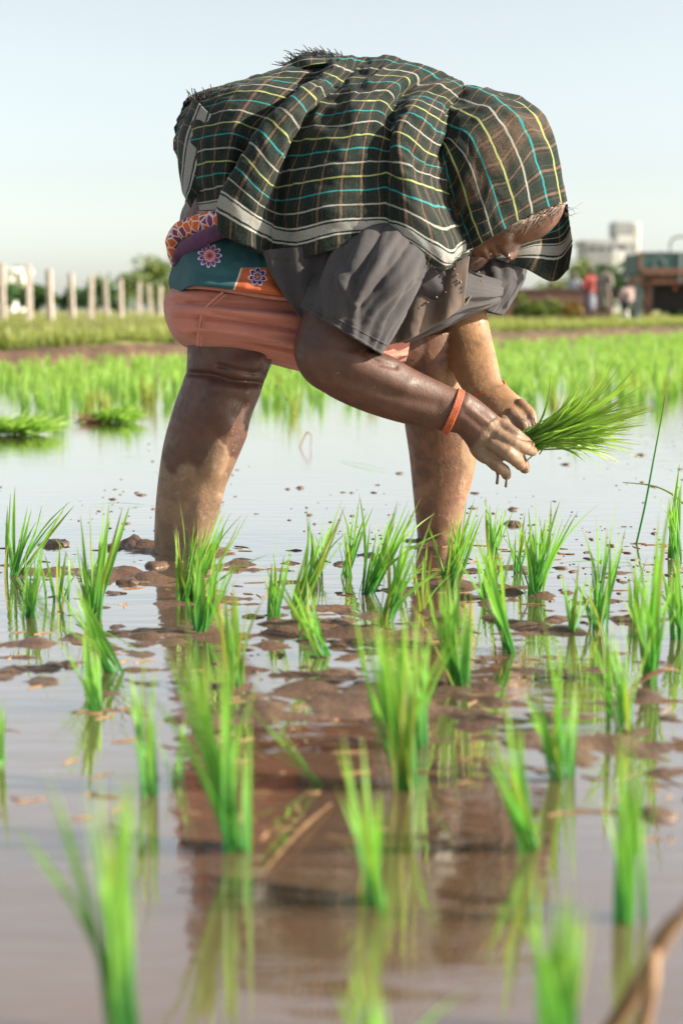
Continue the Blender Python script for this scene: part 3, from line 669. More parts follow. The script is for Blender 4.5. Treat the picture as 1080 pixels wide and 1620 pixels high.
g = cr(ctl, NU); g = np.swapaxes(cr(np.swapaxes(g, 0, 1), NS), 0, 1)          # NU x NS x 3
srow = np.interp(np.linspace(0, len(sl_all) - 1, NS), np.arange(len(sl_all)), sl_all)
srow = cr(sl_all, NS)
du = np.linalg.norm(np.diff(g, axis=0), axis=2)[:, 20:90].mean(1); uc = np.concatenate([[0], np.cumsum(du)])
U_, S_ = np.meshgrid(uc, srow, indexing='ij')
# small folds and slack
hem = np.clip((9 - np.minimum(S_, 34 - S_)) / 9, 0, 1)
fold = .0055 * hem * np.sin(U_ * 62 + 3.0 * fbm(U_ * 6, S_ * .25, 0, 2, 21)) * (.5 + .5 * fbm(U_ * 5, S_ * .1, 2, 2, 31))
rdg = 1 - np.abs(fbm(U_ * 9 + S_ * .22, S_ * .20 - U_ * 2, 0, 3, 41)) * 2.2
fold += .0050 * np.clip(rdg, -.4, 1) + .0035 * (1 - 2.2 * np.abs(fbm(U_ * 24 + S_ * .3, S_ * .7, 0, 3, 88))) + .0016 * fbm(U_ * 40, S_ * 1.3, 0, 3, 17)
tz = np.gradient(g, axis=0); tsx = np.gradient(g, axis=1); nr = np.cross(tz, tsx); nr /= np.linalg.norm(nr, axis=2)[..., None] + 1e-9
if nr[NU // 2, 60, 1] > 0: nr = -nr
g = g + nr * fold[..., None]
hemz = np.exp(-np.arange(NS) / 5.0)[None, :]; g[:, :, 2] += .006 * fbm(uc * 38, 0 * uc, 0, 3, 5)[:, None] * hemz; g[:, :, 1] += .008 * fbm(uc * 26, 0 * uc + 4, 0, 3, 15)[:, None] * np.exp(-np.arange(NS) / 14.0)[None, :]
zero = np.zeros_like(U_)
sh = MB(); sh.grid(g, plaid=np.stack([U_, S_, zero], -1).reshape(-1, 3))
# ---- hood over the head
hood = [
 (1.0, [(720, 215), (705, 255), (712, 300), (722, 350), (730, 392)], [3.0, 2.985, 2.98, 2.975, 2.965]),  # (line number, points from the top of the head round to the face edge, distances)
 (2.0, [(690, 205), (683, 250), (694, 300), (712, 350), (726, 396)], [2.96, 2.93, 2.93, 2.925, 2.92]),
 (3.0, [(688, 200), (690, 245), (705, 300), (722, 352), (733, 396)], [2.96, 2.90, 2.91, 2.905, 2.905]),
 (4.0, [(694, 192), (700, 238), (717, 302), (732, 345), (748, 392)], [2.955, 2.885, 2.895, 2.89, 2.895]),
 (5.0, [(676, 228), (702, 226), (728, 282), (742, 328), (763, 383)], [2.905, 2.875, 2.868, 2.872, 2.885]),
 (6.0, [(690, 214), (714, 222), (741, 256), (762, 318), (779, 373)], [2.90, 2.872, 2.862, 2.868, 2.882]),
 (7.0, [(700, 194), (722, 202), (746, 218), (773, 284), (798, 362)], [2.905, 2.876, 2.862, 2.868, 2.884]),
 (8.0, [(712, 172), (738, 183), (764, 198), (798, 276), (819, 349)], [2.92, 2.89, 2.87, 2.874, 2.892]),
 (9.0, [(724, 155), (752, 166), (786, 186), (820, 248), (840, 337)], [2.94, 2.91, 2.886, 2.885, 2.905]),
 (10.0, [(737, 140), (768, 150), (803, 172), (838, 225), (866, 327)], [2.965, 2.94, 2.915, 2.905, 2.928]),
 (11.0, [(755, 139), (796, 157), (835, 178), (862, 222), (886, 321)], [2.99, 2.975, 2.955, 2.94, 2.956]),
 (12.0, [(772, 143), (812, 152), (845, 167), (871, 214), (893, 319)], [3.02, 3.01, 3.005, 2.985, 2.985]),
]
hc = []; hs_ = []
for s, pts, ys_ in hood: hc.append([tuple(P(x, y, Yk)) for (x, y), Yk in zip(pts, ys_)]); hs_.append(s)
hc = np.array(hc)
fh = hc[:-1][::-1].copy(); fh[:, :, 1] = 6.03 - fh[:, :, 1]                 # far half of the hood
hc = np.vstack([hc, fh]); hs_ = np.array(hs_ + [24 - s for s in hs_[:-1][::-1]])
HU, HS = 110, 190
hg = cr(np.swapaxes(cr(hc, HS), 0, 1), HU); hg = np.swapaxes(hg, 0, 1)        # HS x HU x 3
hsr = cr(hs_, HS); dl = np.linalg.norm(np.diff(hg, axis=1), axis=2)[20:90].mean(0); hu = np.concatenate([[0], np.cumsum(dl)])
S2, U2 = np.meshgrid(hsr, hu, indexing='ij'); T2 = U2 / hu[-1]
f2 = .008 * (1 - np.abs(fbm(U2 * 10 + S2 * .12, S2 * .55 - U2 * 6, 0, 3, 61)) * 2.4) * (1 - .55 * T2) + .0016 * fbm(U2 * 40, S2 * 1.4, 0, 3, 71)
neckf = np.clip((5.5 - np.minimum(S2, 24 - S2)) / 3.5, 0, 1); f2 += .008 * neckf * np.sin(S2 * 4.2 + 2 * fbm(U2 * 9, S2, 0, 2, 9))
n2 = np.cross(np.gradient(hg, axis=0), np.gradient(hg, axis=1)); n2 /= np.linalg.norm(n2, axis=2)[..., None] + 1e-9
if n2[60, 60, 1] > 0: n2 = -n2
hg = hg + n2 * f2[..., None]
sh.grid(hg, plaid=np.stack([U2 + .011, S2, T2], -1).reshape(-1, 3))
# far end of the shawl hanging beyond the face
fl = [(4.6, [(812, 382), (852, 360), (885, 332), (897, 322)]), (4.0, [(806, 390), (850, 374), (884, 362), (900, 346)]), (2.0, [(796, 400), (846, 387), (886, 384), (903, 364)]), (1.0, [(788, 406), (840, 406), (884, 408), (905, 384)]), (0.0, [(782, 408), (830, 425), (874, 445), (899, 425)])]
fc = np.array([[tuple(P(x, y, Yk)) for (x, y), Yk in zip(pts, (3.055, 3.075, 3.085, 3.07))] for _, pts in fl])
fg = np.swapaxes(cr(np.swapaxes(cr(fc, 44), 0, 1), 40), 0, 1); fs = cr(np.array([s for s, _ in fl]), 44)
A_, B_ = np.meshgrid(fs, np.linspace(0, .12, 40), indexing='ij'); fg[..., 1] += .004 * np.sin(B_ * 90 + A_)
sh.grid(fg, plaid=np.stack([B_, A_, 0 * A_], -1).reshape(-1, 3))
# lifted end of the cloth on top of the back, and the doubled end over the rump
for pts, Ys, s0, s1 in (([[(445, 118), (470, 108), (500, 101), (530, 97), (556, 97)], [(450, 102), (472, 92), (500, 90), (528, 92), (552, 95)], [(466, 92), (480, 84), (503, 83), (526, 88), (548, 93)]], (2.965, 2.985, 3.01), 14, 17),
                        ([[(352, 190), (340, 240), (318, 292), (302, 328)], [(328, 176), (312, 226), (300, 280), (293, 312)], [(312, 160), (292, 208), (285, 262), (288, 300)], [(304, 155), (281, 213), (281, 240), (286, 276)]], (2.862, 2.872, 2.905, 2.965), 0.2, 3.4)):
    q = np.array([[tuple(P(x, y, Yk)) for x, y in row] for row, Yk in zip(pts, Ys)]); q = np.swapaxes(cr(np.swapaxes(cr(q, 30), 0, 1), 50), 0, 1)
    a_, b_ = np.meshgrid(np.linspace(s0, s1, 30), np.linspace(0, .18, 50), indexing='ij')
    q[..., 1] -= .004 * np.sin(b_ * 80 + a_)
    sh.grid(q, plaid=np.stack([b_, a_, 0 * a_], -1).reshape(-1, 3))
shawl = sh.build('shawl', M['plaid'], WORK); solid(shawl, .0025)
tag(shawl, 'dark green checked cotton shawl with white, teal and yellow lines')
# fringes
fr = MB()
def threads(path, Yk, n, L, dirpx, spread):
    for i in range(n):
        t = i / (n - 1) * (len(path) - 1); k = min(int(t), len(path) - 2); f_ = t - k
        x = path[k][0] + (path[k + 1][0] - path[k][0]) * f_ + rng.uniform(-2, 2); y = path[k][1] + (path[k + 1][1] - path[k][1]) * f_ + rng.uniform(-2, 2)
        l = L * rng.uniform(.6, 1.15); dx = dirpx[0] * l + rng.gauss(0, spread); dy = dirpx[1] * l + rng.gauss(0, spread * .6); Y0 = Yk + rng.uniform(-.012, .02)
        fr.tube([P(x, y, Y0), P(x + dx * .5, y + dy * .6 + rng.uniform(-2, 2), Y0), P(x + dx, y + dy, Y0 + rng.uniform(-.01, .01))], [.0011, .0010, .0006], n=5, m=6, mi=rng.choice((0, 0, 0, 1, 1, 2)))
threads([(303, 160), (318, 160), (335, 156), (352, 153), (368, 146)], 2.93, 60, 17, (-.2, -.9), 6)
threads([(452, 104), (470, 92), (490, 85), (510, 84), (530, 89), (550, 95)], 2.995, 70, 17, (-.7, -.4), 6)
threads([(366, 144), (400, 132), (430, 122), (452, 112)], 2.955, 70, 7, (-.3, -.7), 3)
threads([(350, 190), (345, 205), (338, 225)], 2.865, 22, 12, (-.8, .3), 4)
threads([(352, 368), (424, 404), (470, 412), (522, 397), (580, 385), (622, 385), (650, 400), (690, 426)], 2.775, 150, 3.5, (.5, .7), 3)
fro = fr.build('fringe', [mat('dark_thread', (.05, .045, .042)), mat('pale_thread', (.45, .40, .33)), mat('green_thread', (.05, .16, .13))], shawl); fro['kind'] = 'stuff'

# ---- shirt
def shirt_material(name, c1, c2, st=.3):
    n = NT(name); n.set(Base_Color=n.mix(n.step(n.noise(9, 5), .35, .65), c1, c2), Roughness=.85); n.b.inputs['Sheen Weight'].default_value = .1; weave(n, 900, st); return n.m
M['shirt'] = shirt_material('grey_shirt_cotton', (0.046, 0.039, 0.041), (0.031, 0.028, 0.031))
def cloth_tube(rings, amp, freq, seed, n=72, m=80, cap=False, diag=.6, mb=None, flare=None, ridges=()):
    C = []; Vv = []; W = []
    for ax, ay, bx, by, Y, hy in rings:
        A = np.array(P(ax, ay, Y)); B_ = np.array(P(bx, by, Y)); C.append((A + B_) / 2); Vv.append((A - B_) / 2); W.append(np.array((0, hy, 0)))
    C, Vv, W = cr(C, m), cr(Vv, m), cr(W, m)
    ph = np.arange(n) * 2 * math.pi / n; t = np.linspace(0, 1, m)
    pts = C[:, None] + Vv[:, None] * np.cos(ph)[None, :, None] + W[:, None] * np.sin(ph)[None, :, None]
    Tt, Ph = np.meshgrid(t, ph, indexing='ij')
    cx, sy = np.cos(Ph), np.sin(Ph)
    w1 = 1 - 2.2 * np.abs(fbm(cx * freq + Tt * diag * freq, sy * freq + Tt * freq * .5, Tt * freq * .6, 3, seed))
    w2 = fbm(cx * freq * 3, sy * freq * 3, Tt * freq * 3, 3, seed + 5)
    env = np.minimum(1, .25 + 1.4 * np.minimum(Tt, 1.0)) if flare is None else flare(Tt)
    dirv = pts - C[:, None]; dirv /= np.linalg.norm(dirv, axis=2)[..., None] + 1e-9
    pts = pts + dirv * (amp * np.clip(w1, -.6, 1) * env + amp * .22 * w2)[..., None]
    for c0, t0, c1, t1, wd, am in ridges:           # pressed-in folds on the near side
        qx, qy = cx * .5, Tt; ax, ay, bx, by = c0 * .5, t0, c1 * .5, t1
        k_ = np.clip(((qx - ax) * (bx - ax) + (qy - ay) * (by - ay)) / ((bx - ax) ** 2 + (by - ay) ** 2), 0, 1)
        dd = np.hypot(qx - ax - k_ * (bx - ax), qy - ay - k_ * (by - ay)); en = np.sin(np.clip(k_, .04, .96) * math.pi) ** .5
        pts = pts + dirv * (am * np.exp(-(dd / wd) ** 2) * en * (sy < .1))[..., None]
    mb = mb or MB(); mb.tubegrid(pts, C, cap); return mb, pts
sm_, _ = cloth_tube([(420, 280, 420, 408, 3.0, .15), (448, 270, 448, 462, 3.0, .165), (490, 270, 488, 508, 3.0, .168), (555, 270, 555, 530, 3.0, .165), (615, 280, 612, 538, 3.0, .158), (660, 300, 652, 532, 3.0, .15), (705, 405, 700, 512, 3.01, .14), (738, 432, 732, 496, 3.04, .12), (778, 446, 768, 484, 3.07, .08), (795, 452, 790, 474, 3.09, .03)], .012, 2.2, 5, 110, 120, cap=True)
shirt = sm_.build('shirt', M['shirt'], WORK); tag(shirt, 'grey-brown cotton shirt hanging loose under the chest')
s1, cuffpts = cloth_tube([(560, 345, 690, 372, 2.86, .08), (535, 385, 676, 410, 2.815, .092), (512, 425, 654, 455, 2.79, .092), (498, 460, 624, 506, 2.775, .086), (487, 488, 597, 554, 2.768, .076)], .014, 1.6, 12, 130, 120, ridges=[(.55, .0, .35, .6, .05, .010), (.25, .0, .2, .55, .035, -.012), (-.1, .0, .05, .75, .045, .014), (-.5, .1, -.05, .85, .03, -.011), (-.75, .25, -.35, .8, .045, .012), (-.9, .45, -.7, .85, .03, -.009), (.8, .35, .1, .62, .035, -.007), (.6, .55, -.1, .8, .03, .006)])
sleeve = s1.build('sleeve', M['shirt'], shirt); solid(sleeve, .003); tag(sleeve, 'near sleeve with a stitched hem')
s2, _ = cloth_tube([(725, 400, 822, 408, 3.14, .05), (718, 425, 826, 425, 3.14, .07), (712, 450, 815, 455, 3.13, .075), (716, 480, 787, 497, 3.125, .066)], .010, 2.2, 33, 80, 60)
solid(s2.build('sleeve', M['shirt'], shirt), .003)
# stitched hem of the near sleeve: a raised double fold
hm = MB()
ring = cuffpts[-1]; ring2 = cuffpts[-9]; c0 = ring.mean(0)
lp = np.stack([ring + (ring - c0) * .012, ring2 + (ring2 - ring2.mean(0)) * .022], 0)
for rr, rad in ((ring, .0028), (ring2, .0016)):
    pts = rr + (rr - rr.mean(0)) * .012; pts = np.vstack([pts, pts[:2]]); hm.tube(pts, [rad] * len(pts), n=6, m=180, cap=False)
hm.build('hem', M['shirt'], sleeve)
# front edge of the shirt, loose and dirty, with beads hanging at the neck
fpn = [[(602, 520), (640, 470), (690, 430), (742, 405)], [(606, 545), (640, 534), (690, 508), (735, 478)], [(600, 540), (648, 528), (700, 498), (745, 468)]]
q = np.array([[tuple(P(x, y, Yk)) for x, y in row] for row, Yk in zip(fpn, (2.862, 2.858, 2.885))]); q = np.swapaxes(cr(np.swapaxes(cr(q, 24), 0, 1), 60), 0, 1)
a_, b_ = np.meshgrid(np.linspace(0, 1, 24), np.linspace(0, 1, 60), indexing='ij'); q[..., 1] -= .006 * np.sin(b_ * 16 + a_ * 3) + .004 * fbm(b_ * 9, a_ * 4, 0, 3, 2)
pk = MB(); pk.grid(q); M['shirt_front'] = shirt_material('shirt_front_dirty', (0.135, 0.092, 0.07), (0.07, 0.055, 0.05), .5)
solid(pk.build('shirt_front', M['shirt_front'], shirt), .003)
tq = [[(416, 396), (450, 392), (500, 390), (545, 395)], [(428, 430), (462, 428), (505, 425), (540, 430)], [(450, 468), (480, 466), (512, 462), (535, 465)], [(478, 506), (498, 505), (520, 500), (535, 495)]]
q = np.array([[tuple(P(x, y, Yk)) for (x, y), Yk in zip(row, (2.772, 2.764, 2.775, 2.80))] for row in tq]); q = np.swapaxes(cr(np.swapaxes(cr(q, 40), 0, 1), 50), 0, 1)
a_, b_ = np.meshgrid(np.linspace(0, 1, 40), np.linspace(0, 1, 50), indexing='ij'); q[..., 1] -= .007 * np.sin(b_ * 17 + a_ * 2.5) * (1 - .4 * a_)
tl = MB(); tl.grid(q); solid(tl.build('shirt_tail', M['shirt'], shirt), .003)
bd = MB(); bdp = [(718, 425), (722, 434), (724, 443), (690, 470), (704, 462), (716, 452), (728, 446), (664, 486), (676, 478), (757, 430), (763, 436), (762, 444)]
for x, y in bdp: bd.ball(P(x, y, 2.852), rng.uniform(.0016, .003), 5)
bd.build('beads', mat('brown_beads', (.30, .18, .11), (.14, .08, .05), rough=.3), WORK)['kind'] = 'stuff'

# ---- lungi / shorts
def lungi_material():
    n = NT('terracotta_cotton'); n.set(Base_Color=n.mix(n.step(n.noise(7, 5), .3, .7), (0.50, 0.185, 0.135), (0.40, 0.135, 0.098)), Roughness=.85); n.b.inputs['Sheen Weight'].default_value = .15; weave(n, 900, .28); return n.m
M['lungi'] = lungi_material()
lm, lp = cloth_tube([(263, 483, 266, 505, 2.99, .05), (266, 466, 275, 527, 2.985, .10), (286, 452, 291, 543, 2.97, .150), (330, 446, 330, 550, 2.965, .170), (380, 452, 380, 556, 2.965, .172), (430, 456, 428, 567, 2.975, .170), (480, 460, 478, 580, 2.99, .165), (540, 468, 538, 590, 3.01, .155), (600, 490, 596, 586, 3.04, .135), (648, 520, 640, 570, 3.08, .09)], .014, 1.7, 77, 140, 160, cap=True, diag=-.8, ridges=[(.55, .12, .8, .95, .05, .014), (.32, .2, .5, .9, .03, -.018), (.1, .15, .25, .8, .05, .012), (-.10, .25, -.02, .95, .025, -.018), (-.4, .25, -.3, .95, .05, .014), (-.65, .35, -.52, .95, .025, -.016), (-.2, .12, -.7, .35, .05, .012), (.7, .15, .2, .35, .03, -.012), (.15, .3, .0, .6, .02, -.010), (-.3, .55, -.15, .9, .02, -.010), (.75, .4, .6, .9, .02, -.010)])
lungi = lm.build('lungi', M['lungi'], WORK); tag(lungi, 'faded terracotta cotton lungi hitched up above the knees')
se = MB(); se.tube([P(352, 462, 2.783), P(338, 474, 2.785), P(322, 490, 2.787), (P(316, 510, 2.79)), P(313, 530, 2.80), P(312, 546, 2.815)], [.0022] * 6, n=6, m=40)
se.tube([P(356, 466, 2.783), P(343, 478, 2.785), P(327, 494, 2.787), P(321, 512, 2.79), P(318, 531, 2.80), P(317, 547, 2.815)], [.0012] * 6, n=6, m=40)
se.build('seam', M['lungi'], lungi)
wb = MB(); wb.tube([P(290, 455, 2.83), P(320, 453, 2.795), P(370, 459, 2.788), P(420, 468, 2.79), P(470, 474, 2.80)], [.003, .005, .006, .005, .004], n=10, m=50); wb.build('waist_roll', M['lungi'], lungi)

# ---- teal printed wrap round the hips
def wrap_material():
    n = NT('teal_printed_cotton'); sp = n.node('SeparateXYZ'); n.put(sp.inputs[0], n.attr('print', True)); x, y = sp.outputs[0], sp.outputs[1]
    c = n.mix(n.step(n.noise(8, 4), .3, .7), (0.020, 0.085, 0.096), (0.014, 0.060, 0.070))
    def flower(c, fx, fy, R, k, petal, core, cen, ph=0.0):
        dx = n.math('SUBTRACT', x, fx); dy = n.math('SUBTRACT', y, fy); r = n.math('SQRT', n.math('ADD', n.math('MULTIPLY', dx, dx), n.math('MULTIPLY', dy, dy)))
        a = n.math('ADD', n.math('ARCTAN2', dy, dx), ph); w_ = n.math('ABSOLUTE', n.math('COSINE', n.math('MULTIPLY', a, k / 2))); rr = n.math('DIVIDE', r, n.math('MULTIPLY', n.math('ADD', .62, n.math('MULTIPLY', w_, .38)), R))
        c = n.mix(n.step(rr, 1.0, 1.06, 1, 0), c, (.62, .50, .62)); c = n.mix(n.step(rr, .86, .92, 1, 0), c, petal)
        gap = n.math('MULTIPLY', n.step(w_, .12, .22, 1, 0), n.step(rr, .40, .46)); gap = n.math('MULTIPLY', gap, n.step(rr, 1.0, 1.05, 1, 0)); c = n.mix(gap, c, (.60, .48, .55))
        c = n.mix(n.step(rr, .50, .56, 1, 0), c, (.65, .52, .5)); c = n.mix(n.step(rr, .44, .48, 1, 0), c, core); c = n.mix(n.step(rr, .20, .25, 1, 0), c, cen); return c
    c = flower(c, 332, 405, 19, 11, (.17, .022, .15), (.55, .14, .04), (.18, .03, .16))
    inr = n.math('MULTIPLY', n.step(n.math('ADD', x, n.math('MULTIPLY', n.math('SUBTRACT', y, 440), .35)), 377, 379), n.step(y, 423.5, 425))
    edge = n.math('MULTIPLY', n.step(n.math('ADD', x, n.math('MULTIPLY', n.math('SUBTRACT', y, 440), .35)), 374.5, 376), n.step(y, 423.5, 425))
    c = n.mix(edge, c, (.6, .45, .33))
    org = n.mix(n.noise(20, 3), (.50, .11, .03), (.36, .075, .025)); c = n.mix(inr, c, org)
    c = n.mix(inr, c, flower(c, 407, 438, 15, 7, (.05, .022, .10), (.10, .03, .08), (.45, .12, .05), 1.5))
    n.set(Base_Color=c, Roughness=.85); weave(n, 900, .25); return n.m
M['wrap'] = wrap_material()
wrp = [[(300, 300), (292, 328), (284, 372), (272, 425), (268, 445), (272, 463)], [(320, 305), (306, 335), (300, 380), (290, 425), (284, 448), (280, 466)], [(350, 310), (340, 345), (332, 390), (322, 425), (312, 446), (304, 452)], [(400, 320), (390, 350), (384, 395), (378, 430), (372, 450), (368, 458)], [(440, 330), (430, 360), (425, 400), (428, 440), (432, 458), (432, 466)], [(480, 330), (475, 360), (472, 400), (470, 440), (470, 460), (470, 472)]]
wY = [[2.99, 2.98, 2.97, 2.955, 2.95, 2.96], [2.93, 2.92, 2.895, 2.86, 2.85, 2.87], [2.89, 2.87, 2.835, 2.795, 2.778, 2.785], [2.88, 2.865, 2.825, 2.785, 2.768, 2.770], [2.88, 2.865, 2.83, 2.79, 2.775, 2.778], [2.89, 2.875, 2.85, 2.83, 2.82, 2.82]]
q = np.array([[tuple(P(x, y, Yk)) for (x, y), Yk in zip(r_, yr)] for r_, yr in zip(wrp, wY)]); pq = np.array([[(x, y, 0) for x, y in r_] for r_ in wrp], float)
q = np.swapaxes(cr(np.swapaxes(cr(q, 110), 0, 1), 90), 0, 1); pq = np.swapaxes(cr(np.swapaxes(cr(pq, 110), 0, 1), 90), 0, 1)
q[..., 1] += .007 * (np.abs(fbm(pq[..., 0] * .022, pq[..., 1] * .022 + pq[..., 0] * .008, 0, 3, 13)) * 2 - .5) + .006 * np.exp(-((pq[..., 1] - (432 + .10 * (pq[..., 0] - 300))) / 7) ** 2) * sm(pq[..., 0], 290, 330)
wr = MB(); wr.grid(q, print=pq.reshape(-1, 3))
qf = q.copy(); qf[..., 1] = 5.96 - qf[..., 1]; wr.grid(qf[:, ::-1], print=(pq[:, ::-1] * 0).reshape(-1, 3))
wrap = wr.build('hip_wrap', M['wrap'], WORK); solid(wrap, .003); tag(wrap, 'teal cotton hip wrap printed with a purple flower')
def print_material():
    n = NT('orange_purple_print'); v = n.node('TexVoronoi', feature='DISTANCE_TO_EDGE'); v.inputs['Scale'].default_value = 62; n.put(v.inputs['Vector'], n.obj())
    v2 = n.node('TexVoronoi'); v2.inputs['Scale'].default_value = 62; n.put(v2.inputs['Vector'], n.obj()); sx = n.node('SeparateColor'); n.put(sx.inputs[0], v2.outputs['Color'])
    c = n.mix(n.step(sx.outputs[0], .58, .62), (.55, .10, .025), (.14, .03, .12)); c = n.mix(n.step(v.outputs['Distance'], .04, .09, 1, 0), c, (.68, .52, .45))
    n.set(Base_Color=c, Roughness=.85); weave(n, 900, .25); return n.m
rb = MB(); rb.tube([P(276, 410, 2.925), P(273, 385, 2.915), P(284, 366, 2.895), (P(307, 356, 2.868)), P(345, 346, 2.82), P(392, 350, 2.80)], [.010, .014, .017, .018, .016, .012], n=20, m=70, flat=.7)
v_ = rb.v[0]; v_ += .0025 * fbm(v_[:, 0] * 60, v_[:, 1] * 60, v_[:, 2] * 60, 3, 3)[:, None]
rb.build('printed_roll', print_material(), wrap)
pr = MB(); pr.tube([P(275, 418, 2.93), P(288, 398, 2.895), P(315, 380, 2.845), (P(350, 366, 2.805)), P(395, 362, 2.79)], [.006, .014, .015, .013, .010], n=16, m=60, flat=.7)
v_ = pr.v[0]; v_ += .002 * fbm(v_[:, 0] * 70, v_[:, 1] * 70, v_[:, 2] * 70, 3, 8)[:, None]
pr.build('purple_roll', shirt_material('purple_cotton', (.085, .018, .075), (.05, .012, .05)), wrap)

# ---- bracelets, nose stud, hair
M['orange'] = mat('orange_thread_band', (.55, .115, .03), (.38, .075, .03), rough=.6, scale=60, bump=.4, bscale=300)
br = MB()
A = P(703, 684, 2.79); Bp = P(729, 618, 2.79); c0 = (A + Bp) / 2; vv = (A - Bp) / 2
ringp = []
ax_ = (P(740, 655, 2.79) - P(700, 640, 2.79)).normalized()
for k in range(5):
    off = (k - 2) * .0024
    pts = [tuple(c0 + ax_ * off + vv * 1.03 * math.cos(a) + Vector((0, .0345, 0)) * math.sin(a)) for a in np.linspace(0, 2 * math.pi, 40)]
    br.tube(pts, [.0021] * 40, n=6, m=80, cap=False)
tag(br.build('bracelet', M['orange'], WORK), 'flat orange thread bracelet on the near wrist')
br = MB(); A = P(737, 622, 2.98); Bp = P(797, 606, 2.98); c0 = (A + Bp) / 2; vv = (A - Bp) / 2
for k in range(2):
    pts = [tuple(c0 + Vector((.0, 0, -.006 * k)) + vv * 1.04 * math.cos(a) + Vector((0, .034, .010 * (1 - k))) * math.sin(a)) for a in np.linspace(0, 2 * math.pi, 40)]
    br.tube(pts, [.0022, .0016][k:k + 1] * 40, n=6, m=80, cap=False)
tag(br.build('bracelet', M['orange'], WORK), 'thin muddy orange strings round the far wrist')
st = MB(); ks = int((-.30 + 1) / 2 * (NW - 1)); oo = float(np.interp(50, fa[:, 0], fo[:, ks])); st.ball(P(740 + .85 * 50 + .52 * oo, 395 - .52 * 50 + .85 * oo, 3.0 - .30 * .06), .0030, 6); st.build('nose_stud', mat('silver_stud', (.8, .8, .8), (.7, .7, .7), rough=.2, Metallic=1.0), WORK)
hr = MB()
for i in range(760):
    x0 = rng.uniform(818, 893); y0 = 349 - (x0 - 818) * .40 + rng.uniform(-2, 8); Yk = rng.uniform(2.905, 2.945) + (x0 - 818) * .0006
    x1 = x0 - rng.uniform(10, 34); y1 = y0 + rng.uniform(4, 14) + rng.random() ** 2 * 16
    hr.tube([P(x0, y0, Yk), P((x0 + x1) / 2, (y0 + y1) / 2 - 2, Yk - .006), P(x1, y1, Yk + rng.uniform(-.004, .012))], [.0009, .0008, .0004], n=4, m=5)
for i in range(6):
    x0, y0 = 894 + rng.uniform(-3, 3), 335 + rng.uniform(-8, 8)
    hr.tube([P(x0, y0, 2.96), P(x0 + rng.uniform(6, 16), y0 + rng.uniform(-6, 8), 2.95), P(x0 + rng.uniform(4, 34), y0 + rng.uniform(-14, 14), 2.95)], [.0004, .0003, .00015], n=4, m=10)
hro = hr.build('hair', mat('brown_grey_hair', (.16, .085, .055), (.30, .24, .20), rough=.45, scale=160), WORK); hro['kind'] = 'stuff'
# mud dripping from the hands
for pts, rd in (([(786, 742), (787, 752), (786, 764)], [.005, .0024, .0030]), ([(800, 750), (801, 758), (800, 769)], [.005, .0022, .0028])):
    dr = MB(); dr.tube([P(x, y, 2.79) for x, y in pts], rd, n=8, m=12); dr.build('mud_drip', M['mud'], WORK)

# ------------------------------------------------------------------ the bundle in the hands
bu = MB(); base = P(838, 703, 2.855)
for i in range(300):
    v, f, al = blade_mesh('b', rng.uniform(-.15, .45), i, segs=6)
    ty = 618 + 82 * rng.betavariate(1.2, 1.3); tx = rng.uniform(915, 1010) if rng.random() < .85 else rng.uniform(1000, 1040)
    if ty > 680: tx -= 40 * rng.random()
    tip = P(tx, ty, 2.87 + rng.gauss(0, .05)); b0 = base + Vector((rng.gauss(-.012, .010), rng.gauss(0, .010), rng.gauss(0, .007)))
    d = tip - b0; L = d.length; v = v * np.array((rng.uniform(.0038, .0065), L / 18, L))
    R = (d.to_track_quat('Z', 'Y') @ Quaternion((0, 0, 1), rng.uniform(0, 6.3))).to_matrix(); bu.add(v @ np.array(R).T + np.array(b0), f, along=al)
BUN = empty('seedling_bundle', base, 'bundle of green rice seedlings gripped in the muddy hands', 'seedlings', 'pulled seedling bundles')
lv = bu.build('leaves', M['bundle'], BUN); lv['kind'] = 'stuff'
sb = MB()
for i in range(46):
    b0 = base + Vector((rng.gauss(0, .010), rng.gauss(0, .010), rng.gauss(0, .008))); e = P(rng.uniform(868, 905), rng.uniform(672, 703), 2.86 + rng.gauss(0, .015))
    sb.tube([b0 - (e - b0) * .5, b0, e], [.0014, .0016, .0010], n=5, m=6)
sb.build('stems', mat('straw_stems', (.36, .26, .08), (.22, .26, .06), scale=90), BUN)['kind'] = 'stuff'
